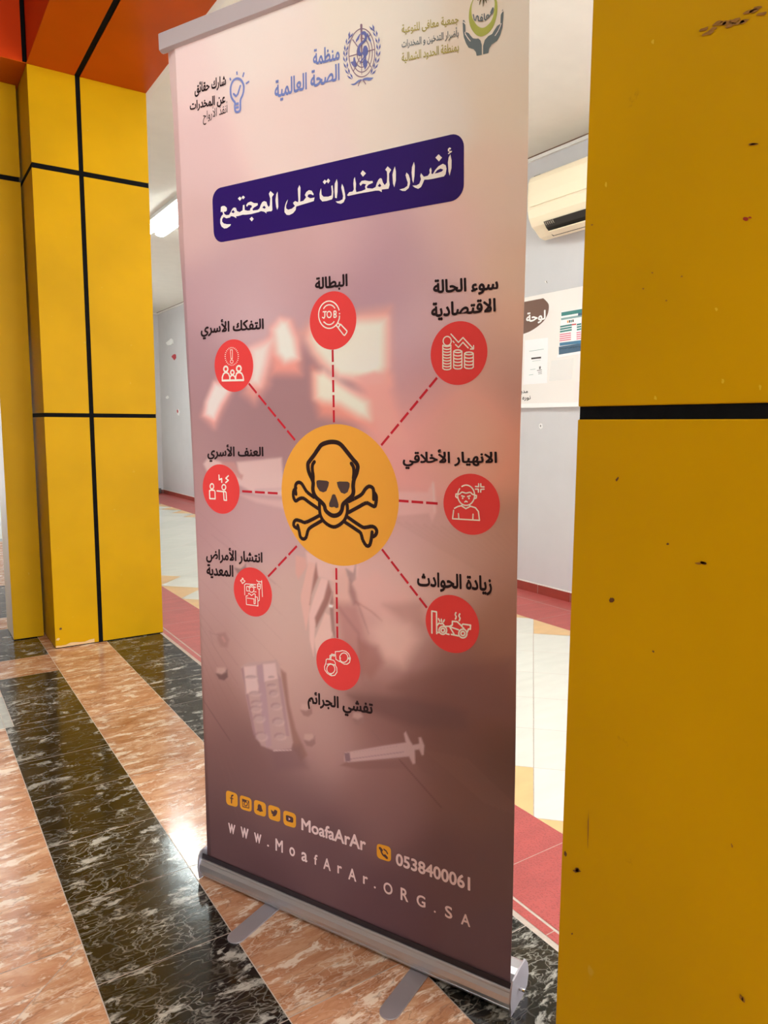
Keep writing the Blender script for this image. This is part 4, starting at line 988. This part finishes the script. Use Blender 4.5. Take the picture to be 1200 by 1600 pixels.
# ---- contact lines at the bottom
def rounded(p, quad, m, lift=0.0005, r=0.28):
    c4 = [B(*x) for x in quad]; out = []
    for k in range(4):
        a, b, d_ = c4[k], c4[(k - 1) % 4], c4[(k + 1) % 4]
        s_, e_ = a + (b - a) * r, a + (d_ - a) * r
        for j in range(6):
            t_ = j / 5; out.append((1 - t_) ** 2 * s_ + 2 * t_ * (1 - t_) * a + t_ ** 2 * e_)
    p.filluv(out, m, lift)
def social(quad, label, draw):
    p = PR(); rounded(p, quad, 'p_gold'); draw(p); p.done('social_icon', label)
qs = lambda pts_: Q(345, 1225, 9.23, pts_)
def d_f(p): p.stroke(qs([(180, 160), (160, 168), (158, 270)]), 20 / 9.23, 'p_goldink'); p.stroke(qs([(140, 200), (182, 210)]), 13 / 9.23, 'p_goldink')
def d_cam(p):
    p.fill(qs([(315, 215), (405, 240), (405, 275), (318, 250)]), 'p_goldink', 0.0009)
    p.stroke(qs([(315, 215), (408, 245), (410, 345), (322, 325), (315, 215)]), 12 / 9.23, 'p_goldink'); p.stroke(qs(ell(366, 282, 24, 30)), 13 / 9.23, 'p_goldink'); p.stroke(qs(ell(366, 282, 9, 12)), 16 / 9.23, 'p_gold', lift=0.0012); p.stroke(qs([(385, 245), (392, 255)]), 22 / 9.23, 'p_gold', lift=0.0013)
def d_ghost(p): p.fill(qs([(535, 310), (548, 288), (565, 290), (588, 310), (595, 350), (612, 395), (590, 393), (575, 402), (550, 385), (520, 372), (535, 350)]), 'p_goldink', 0.0009)
def d_bird(p): p.fill(qs([(725, 365), (765, 395), (775, 370), (795, 370), (820, 390), (812, 430), (790, 460), (765, 465), (740, 450), (760, 445), (738, 425), (730, 395)]), 'p_goldink', 0.0009)
def d_play(p): rounded(p, qs([(940, 440), (1048, 478), (1048, 562), (945, 530)]), 'p_goldink', 0.0009); p.fill(qs([(982, 478), (1012, 505), (984, 518)]), 'p_pale', 0.0013)
social(qs([(76, 84), (243, 140), (246, 338), (80, 290)]), 'amber rounded square with letter icon', d_f)
social(qs([(275, 152), (446, 208), (448, 406), (280, 355)]), 'amber rounded square with camera icon', d_cam)
social(qs([(480, 218), (654, 275), (654, 480), (482, 425)]), 'amber rounded square with ghost icon', d_ghost)
social(qs([(684, 290), (860, 345), (860, 552), (690, 500)]), 'amber rounded square with bird icon', d_bird)
social(qs([(902, 372), (1086, 430), (1086, 640), (906, 585)]), 'amber rounded square with play icon', d_play)
def d_phone(p):
    q = lambda z: Q(580, 1310, 30.0, z)
    p.stroke(q([(450, 450), (500, 650), (600, 800), (740, 880)]), 75 / 30, 'p_goldink', smooth=True); p.stroke(q([(430, 450), (500, 530)]), 120 / 30, 'p_goldink'); p.stroke(q([(660, 800), (740, 890)]), 120 / 30, 'p_goldink')
    p.stroke(q([(610, 500), (720, 580), (780, 700)]), 60 / 30, 'p_goldink')
p_ = PR(); rounded(p_, Q(580, 1310, 30.0, [(260, 220), (930, 400), (935, 1120), (270, 900)]), 'p_gold'); d_phone(p_); p_.done('phone_icon', 'amber rounded square with handset icon')
c = PR(); c.text('MoafaArAr', [(471.2, 1277.5), (572, 1308.5), (572, 1330.5), (471.2, 1296.5)], 'p_pale', 0.026, arabic=False); c.done('contact_lettering', 'pale account name')
c = PR(); c.text('0538400061', [(618.7, 1332), (735, 1370.5), (735, 1392), (618.7, 1351)], 'p_pale', 0.028, arabic=False); c.done('contact_lettering', 'pale telephone number')
c = PR()
for ch, x0, x1, yt, yb in (('w', 357, 368, 1287, 1302.5), ('w', 376.3, 388.7, 1293, 1309.5), ('w', 397.5, 408.7, 1302, 1317), ('.', 417.7, 420.7, 1319.5, 1322.5), ('M', 430.8, 442.3, 1311.5, 1330.5), ('o', 452.5, 461.2, 1323.5, 1337.5), ('a', 471.3, 480.6, 1331.5, 1346), ('f', 491, 496.4, 1335, 1351),
                       ('A', 505.5, 517, 1341, 1359), ('r', 527.5, 534.5, 1352.5, 1365), ('A', 544.5, 557, 1357, 1375.5), ('r', 567.5, 575, 1369, 1381.5), ('.', 584.5, 587.5, 1384.5, 1387.8), ('O', 599.5, 613.7, 1379, 1397), ('R', 626.2, 638.2, 1388, 1407.5), ('G', 651.2, 665, 1398.5, 1416.5), ('.', 678.2, 681.2, 1422.5, 1425.8), ('S', 695.5, 707, 1415.5, 1434.5), ('A', 720.5, 735, 1428, 1446)):
    sl = 0.36 * (x1 - x0) / 2
    c.text(ch, [(x0, yt - sl), (x1, yt + sl), (x1, yb + sl), (x0, yb - sl)], 'p_pale', 0.02, arabic=False)
c.done('contact_lettering', 'pale widely spaced web address')

# ---- hardware
def BP(u, d, z): return BL + D0 * u + NB * d + np.array([0, 0, z])
rail = MB()
rv = VT - 0.012
prof = [(-0.009, 0.0), (-0.009, 0.034), (-0.004, 0.038), (0.006, 0.038), (0.010, 0.034), (0.010, 0.0), (0.003, -0.004), (-0.002, -0.004)]
rail.prism(prof, lambda p, e: W3(np.array([-0.012, rv]) if e == 0 else np.array([0.882, rv])) - NRM * p[0] + UV_U * p[1], 'alu_rail')
rail.build('top_rail', banner, bevel=0.0008, origin=bloc, recalc=True, label='grey aluminium clamp rail')
base = MB()
PF = [(0.022, 0.046), (0.010, 0.052), (0.006, 0.056), (0.001, 0.056), (-0.001, 0.052), (-0.0005, 0.050), (-0.005, 0.042), (-0.007, 0.030), (-0.0045, 0.0215), (-0.002, 0.021), (-0.002, 0.019), (-0.0045, 0.0185), (0.001, 0.010), (0.006, 0.005), (0.040, 0.004), (0.070, 0.006), (0.084, 0.012), (0.091, 0.030), (0.088, 0.050), (0.078, 0.068), (0.066, 0.075), (0.040, 0.077), (0.024, 0.074)]
base.prism(PF, lambda p, e: BP(0.003 if e == 0 else LEN - 0.003, p[0], p[1]), 'alu', cap0=False, cap1=False)
base.build('base_cassette', banner, bevel=0.0006, origin=bloc, recalc=True, label='brushed aluminium cassette')
sl = MB(); sl.prism([(0.0025, 0.050), (0.0085, 0.050), (0.0085, 0.066), (0.0065, 0.067)], lambda p, e: BP(0.004 if e == 0 else LEN - 0.006, p[0], p[1]), 'slot_shade')  # solid dark strip stands in for the shade above the cassette lip
sl.build('slot_shade_strip', banner, origin=bloc, recalc=True, label='dark strip painted as the shade where the sheet enters the cassette')
PC = [(-0.004, 0.002), (-0.009, 0.036), (-0.004, 0.066), (0.004, 0.076), (0.040, 0.080), (0.072, 0.079), (0.088, 0.060), (0.095, 0.032), (0.088, 0.008), (0.070, 0.001)]
for a, b in ((-0.001, 0.003), (LEN - 0.003, LEN + 0.001)):
    ec = MB(); ec.prism(PC, lambda p, e: BP(a if e == 0 else b, p[0], p[1]), 'alu_matte')
    o = ec.build('end_cap', banner, bevel=0.0008, origin=bloc, recalc=True)
    if a > 0:
        scw = MB(); cyl = [(0.0035 * math.cos(k * math.pi / 5), 0.0035 * math.sin(k * math.pi / 5)) for k in range(10)]
        scw.prism(cyl, lambda p, e: BP(LEN + 0.0005 + e * 0.012, 0.040 + p[0], 0.034 + p[1]), 'steel', smooth=True)
        scw.build('axle_pin', o, origin=bloc, recalc=True, label='shiny steel pin')
for uc in (0.235, 0.648):
    ft = MB(); hw = 0.0215
    sh = [(uc - hw, 0.20), (uc + hw, 0.20)] + [(uc + hw - 0.0, -0.118)]
    for k in range(1, 8):
        a = math.pi * k / 8; sh.append((uc + hw * math.cos(a), -0.118 - hw * math.sin(a)))
    sh.append((uc - hw, -0.118))
    ft.prism(sh, lambda p, e: BP(p[0], p[1], 0.0004 + 0.0034 * e), 'alu_matte')
    ft.build('foot', banner, bevel=0.0008, origin=bloc, recalc=True, label='flat grey swing-out foot')
po = MB(); cyl = [(0.007 * math.cos(k * math.pi / 6), 0.007 * math.sin(k * math.pi / 6)) for k in range(12)]
po.prism(cyl, lambda p, e: (BP(0.43, 0.05, 0.07) if e == 0 else W3(np.array([0.43, rv + 0.01])) - NRM * 0.016) + D0 * p[0] + NB * p[1], 'alu_matte', smooth=True)
po.build('support_pole', banner, origin=bloc, recalc=True)

# ================================================================== ROOM: air conditioner
ay0, ay1 = 2.72, 3.612
loc = (WX - 0.1, (ay0 + ay1) / 2, 2.39)
ac = empty('air_conditioner', loc, 'cream wall mounted air conditioner above the notice board', 'air conditioner')
AX = lambda d, z: (WX - 0.002 - d, z)
prof = [(0.0, 2.42), (0.0, 2.775), (0.03, 2.782), (0.16, 2.778), (0.195, 2.765), (0.208, 2.73), (0.212, 2.64), (0.208, 2.56), (0.195, 2.51), (0.165, 2.462), (0.14, 2.447), (0.09, 2.405), (0.04, 2.395)]
b = MB(); b.prism(prof, lambda p, e: (WX - 0.002 - p[0], ay0 if e == 0 else ay1, p[1]), 'ac_cream', smooth=False)
b.build('casing', ac, bevel=0.012, origin=loc, recalc=True)
b = MB(); b.prism([(0.2135, 2.72), (0.2165, 2.72), (0.2185, 2.64), (0.2155, 2.575), (0.2125, 2.575)], lambda p, e: (WX - 0.002 - p[0], ay0 + 0.012 if e == 0 else ay1 - 0.03, p[1]), 'ac_cream')
b.build('front_panel', ac, bevel=0.0015, origin=loc, recalc=True)
b = MB(); b.prism([(0.176, 2.474), (0.150, 2.440), (0.085, 2.398), (0.10, 2.43), (0.14, 2.46)], lambda p, e: (WX - 0.0025 - p[0] - 0.004, ay0 + 0.06 if e == 0 else ay1 - 0.125, p[1] - 0.003), 'ac_dark')
b.build('air_outlet', ac, origin=loc, recalc=True, label='dark open air outlet')
b = MB(); b.prism([(0.10, 2.392), (0.155, 2.405), (0.152, 2.411), (0.10, 2.400)], lambda p, e: (WX - p[0] - 0.012, ay0 + 0.075 if e == 0 else ay1 - 0.15, p[1]), 'ac_cream')
b.build('louver', ac, origin=loc, recalc=True)
b = MB()
for k in range(5): b.prism([(0.165, 2.462), (0.12, 2.425), (0.12, 2.43), (0.165, 2.468)], lambda p, e: (WX - p[0] - 0.016, ay1 - 0.135 - k * 0.016 - e * 0.006, p[1]), 'ac_grey')
b.build('vane', ac, origin=loc, recalc=True)
b = MB(); b.box((WX - 0.15, ay1 - 0.05, 2.772), (WX - 0.06, ay1 + 0.004, 2.788), 'ac_dark'); b.build('mounting_clip', ac, origin=loc, label='dark clip on top corner')
b = MB()
for k in range(7): b.box((WX - 0.2196, ay1 - 0.05 - k * 0.012, 2.638 + 0.002 * (k % 2)), (WX - 0.2182, ay1 - 0.042 - k * 0.012, 2.645 + 0.001 * (k % 3)), 'ink_grey')
b.build('maker_mark', ac, origin=loc, label='tiny grey printed mark')

# ================================================================== notice board and papers
NX = WX - 0.018
by0, by1, bz0, bz1 = 3.20, 5.25, 1.30, 2.06
loc = (WX - 0.01, 4.2, 1.3)
nb_o = empty('notice_board', loc, 'white notice board with brown title patch on the grey wall', 'notice board')
b = MB(); b.box((NX, by0, bz0 + 0.03), (WX - 0.001, by1, bz1), 'board'); b.build('board_panel', nb_o, bevel=0.002, origin=loc)
b = MB(); b.box((NX - 0.012, by0, bz0), (WX - 0.001, by1, bz0 + 0.03), 'board_edge'); b.build('bottom_ledge', nb_o, bevel=0.002, origin=loc)
def onX(x, y, xp):
    r = RM.T @ np.array([(x - 600) / F, (y - 800) / F, 1.0]); t_ = xp / r[0]; P = CAMW + t_ * r
    return P[1], P[2]
def wp(pts_, lift, xp=NX): return [(xp - lift,) + tuple(onX(x, y, xp)) for x, y in pts_]
qn = lambda pts_: Q(780, 420, 6.153, pts_)
b = MB()
pa = wp(qn([(425, 283), (470, 330), (478, 375), (465, 440), (430, 500), (370, 555), (300, 600), (230, 628)]), 0.0008)
pa = [tuple(v) for v in smooth_line(pa, False, 4)]
tl = (NX - 0.0008, 4.95, pa[0][2] - 0.002); 
b.poly([(NX - 0.0008, 4.95, 1.76), tl] + pa + [(NX - 0.0008, 4.1, pa[-1][2] - 0.01)], 'brown_print'); b.build('title_patch', nb_o, origin=loc, label='brown rounded title patch')
b = MB()
me_ = text_mesh(shape_arabic('لوحة'), 0.03); xs = [v.co.x for v in me_.vertices]; ys = [v.co.y for v in me_.vertices]
y_l, z_t = onX(780 + 262 / 6.153, 420 + 420 / 6.153, NX); y_r, z_b = onX(780 + 446 / 6.153, 420 + 515 / 6.153, NX)
_, z_t = onX(780 + 440 / 6.153, 420 + 393 / 6.153, NX)
b.mesh(me_, 'white_print', lambda co: (NX - 0.0016 - co.z, y_l + (y_r - y_l) * (co.x - min(xs)) / (max(xs) - min(xs)), z_b + (z_t - z_b) * (co.y - min(ys)) / (max(ys) - min(ys))))
b.build('title_lettering', nb_o, origin=loc, label='white Arabic lettering')
b = MB()
for txt, (xa, ya), (xb, yb) in (('مديرة', (170, 1165), (276, 1205)), ('نوره بنت', (120, 1228), (302, 1268))):
    me_ = text_mesh(shape_arabic(txt), 0.02); xs = [v.co.x for v in me_.vertices]; ys = [v.co.y for v in me_.vertices]
    yl, zt = onX(780 + xa / 6.153, 420 + ya / 6.153, NX); yr, zb = onX(780 + xb / 6.153, 420 + yb / 6.153, NX)
    b.mesh(me_, 'dark_ink', lambda co: (NX - 0.0012 - co.z, yl + (yr - yl) * (co.x - min(xs)) / (max(xs) - min(xs)), zb + (zt - zb) * (co.y - min(ys)) / (max(ys) - min(ys))))
b.build('footer_lettering', nb_o, origin=loc, label='small dark Arabic lettering')
def sheet_of(name, quad, label, cat, prints, dx=0.0015, mat='paper'):
    P = wp(quad, dx); c0 = np.mean(np.array(P), 0); loc = tuple(c0)
    m = MB(); n = len(P); front = [Vector(p) for p in P]; bk = [v + Vector((0.0006, 0, 0)) for v in front]
    m.poly(front, mat); m.poly(bk[::-1], mat)
    for i in range(n): m.poly([front[i], bk[i], bk[(i + 1) % n], front[(i + 1) % n]], mat)
    for pq, mt in prints: m.poly(wp(pq, dx + 0.0004), mt)
    return tag(m.build(name, None, origin=loc), label, cat)
def bar(x0, y0, x1, y1, h, m): return (qn([(x0, y0), (x1, y1), (x1, y1 + h), (x0, y0 + h)]), m)
pr_ = [bar(600, 420, 818, 382, 36, 'teal'), bar(760, 428, 797, 422, 26, 'navy'), bar(597, 475, 795, 442, 20, 'grey_teal')]
for k in range(3): pr_.append(bar(588 - k, 550 + k * 24, 700, 530 + k * 24, 16, 'teal')); pr_.append(bar(748, 530 + k * 24, 790, 522 + k * 24, 16, 'teal'))
for k in range(4): pr_.append(bar(585 - k, 628 + k * 20, 692, 612 + k * 20, 11, 'pink')); pr_.append(bar(745, 610 + k * 20, 787, 602 + k * 20, 11, 'pink'))
pr_ += [bar(583, 712, 790, 686, 30, 'blue'), bar(575, 750, 805, 712, 76, 'navy'), bar(700, 532, 742, 526, 12, 'red_dot')]
for k, mt in enumerate(('orange_dot', 'dark_ink', 'teal', 'dark_ink')): pr_.append(bar(655 + k * 17, 498 - k * 3, 667 + k * 17, 496 - k * 3, 24, mt))
for k in range(4): pr_.append(bar(600 + k * 50, 770 - k * 6, 630 + k * 50, 760 - k * 6, 6, 'grey_teal'))
sheet_of('poster', qn([(598, 412), (820, 378), (812, 600), (800, 715), (808, 745), (798, 815), (552, 860), (570, 800), (582, 700)]), 'small poster with teal and pink bars pinned to the notice board', 'poster', pr_)
pr_ = [bar(310, 855, 405, 845, 16, 'dark_ink'), bar(385, 940, 402, 936, 26, 'ink_grey'), bar(365, 975, 412, 968, 7, 'ink_grey'), bar(375, 992, 412, 988, 6, 'ink_grey'), bar(378, 1008, 412, 1004, 5, 'ink_grey'), bar(300, 968, 350, 962, 4, 'grey_teal'), bar(288, 1020, 330, 1014, 4, 'grey_teal'), bar(290, 792, 430, 770, 4, 'grey_teal'), bar(320, 888, 400, 876, 3, 'grey_teal')]
sheet_of('notice_sheet', qn([(250, 688), (472, 662), (462, 1098), (232, 1114)]), 'white printed sheet on the notice board below the brown title patch', 'paper sheet', pr_)
sheet_of('plastic_sleeve', qn([(500, 885), (718, 855), (700, 1062), (480, 1080)]), 'empty pale plastic sleeve on the notice board under the colourful poster', 'sleeve', [], dx=0.0008, mat='sleeve')

# ================================================================== small things on the walls
def chip(name, pts_, label, cat, m, dx=0.004, group=None, extra=None):
    P = wp(pts_, dx, WX); loc = tuple(np.mean(np.array(P), 0))
    k = MB(); n = len(P); fr = [Vector(p) for p in P]; bk = [Vector((WX - 0.0003, p[1], p[2])) for p in P]
    k.poly(fr, m)
    for i in range(n): k.poly([fr[i], bk[i], bk[(i + 1) % n], fr[(i + 1) % n]], m)
    if extra:
        for e, mt in extra: k.poly(wp(e, dx + 0.0008, WX), mt)
    return tag(k.build(name, None, origin=loc, recalc=True), label, cat, group)
qw = lambda pts_: Q(225, 440, 4.444, pts_)
chip('heart_sticker', qw([(192, 522), (200, 510), (212, 503), (222, 506), (224, 530), (212, 546)]), 'red heart sticker on the far grey wall', 'sticker', 'heart')
chip('wall_hook', qw([(160, 425), (185, 405), (195, 395), (203, 405), (205, 430), (195, 440), (170, 442)]), 'white hook on the far grey wall above the red heart', 'hook', 'board_edge', 0.02)
chip('tape_scrap', qw([(228, 892), (240, 885), (248, 905), (246, 930), (236, 928), (230, 910)]), 'white and red tape scrap on the far grey wall below the red heart', 'tape', 'board_edge', 0.003, extra=[(qw([(229, 893), (238, 887), (240, 905), (235, 915), (231, 908)]), 'heart')])
chip('wall_plug', qw([(152, 800), (165, 792), (174, 805), (165, 815), (154, 812)]), 'small white plug on far wall left of the tape scrap', 'plug', 'board_edge', 0.004)
chip('adhesive_pad', qn([(385, 1500), (400, 1486), (415, 1492), (418, 1525), (402, 1542), (386, 1528)]), 'small white oval pad on the grey wall under the notice board', 'adhesive pad', 'board_edge', 0.003, extra=[(qn([(394, 1505), (403, 1498), (408, 1510), (403, 1522), (396, 1520)]), 'grey_metal')])
chip('wall_nail', qn([(440, 122), (455, 113), (466, 128), (460, 142), (450, 134)]), 'dark nail in a white patch on wall above the notice board', 'nail', 'plaster_white', 0.003, extra=[(qn([(452, 116), (460, 118), (467, 138), (462, 140)]), 'dark_ink')])
k = MB(); k.prism([(0.045 * math.cos(i * math.pi / 8), 0.045 * math.sin(i * math.pi / 8)) for i in range(16)], lambda p, e: (3.50 + e * 0.15, 12.29 + p[0], 0.047 + p[1]), 'grey_metal', smooth=True)
tag(k.build('pipe_end', None, origin=(3.57, 12.29, 0.001), recalc=True), 'short grey pipe end on the red floor in the far room corner', 'pipe')

# ================================================================== ceiling light
def lamp(loc, label, length, n=2):
    x, y, z = loc
    root = empty('ceiling_light', loc, label, 'ceiling light', 'fluorescent ceiling lights')
    b = MB(); b.box((x - 0.14, y - length / 2, z - 0.03), (x + 0.14, y + length / 2, z), 'fixture'); b.build('housing', root, bevel=0.004, origin=loc)
    for k in (-0.065, 0.065):
        tb = MB(); cc = [(0.045 * math.cos(i * math.pi / 8), 0.016 * math.sin(i * math.pi / 8)) for i in range(16)]
        tb.prism(cc, lambda p, e: (x + k + p[0], y - length / 2 + 0.02 + e * (length - 0.04), z - 0.047 + p[1]), 'tube', smooth=True)
        tb.build('tube', root, origin=loc, recalc=True, label='glowing cool white tube')
lamp((2.11, 6.51, ZC), 'twin fluorescent light on the ceiling glowing beside the far pillar', 1.2)
lamp((2.11, 3.3, ZC), 'added unseen twin fluorescent light on the ceiling above the back of the banner', 1.2)  # unseen fixture added to brighten the room
lamp((2.11, 0.1, ZC), 'added unseen twin fluorescent light on the ceiling beyond the near pillar', 1.2)  # another unseen fixture, added for more light in the room
lamp((2.11, 9.7, ZC), 'added unseen twin fluorescent light on the ceiling at the far end of the room', 1.2)  # added out of view to light the far end
lamp((-0.85, 0.7, 3.4), 'added unseen twin fluorescent light on the corridor ceiling in front of the banner', 1.2)  # added out of view to light the banner front
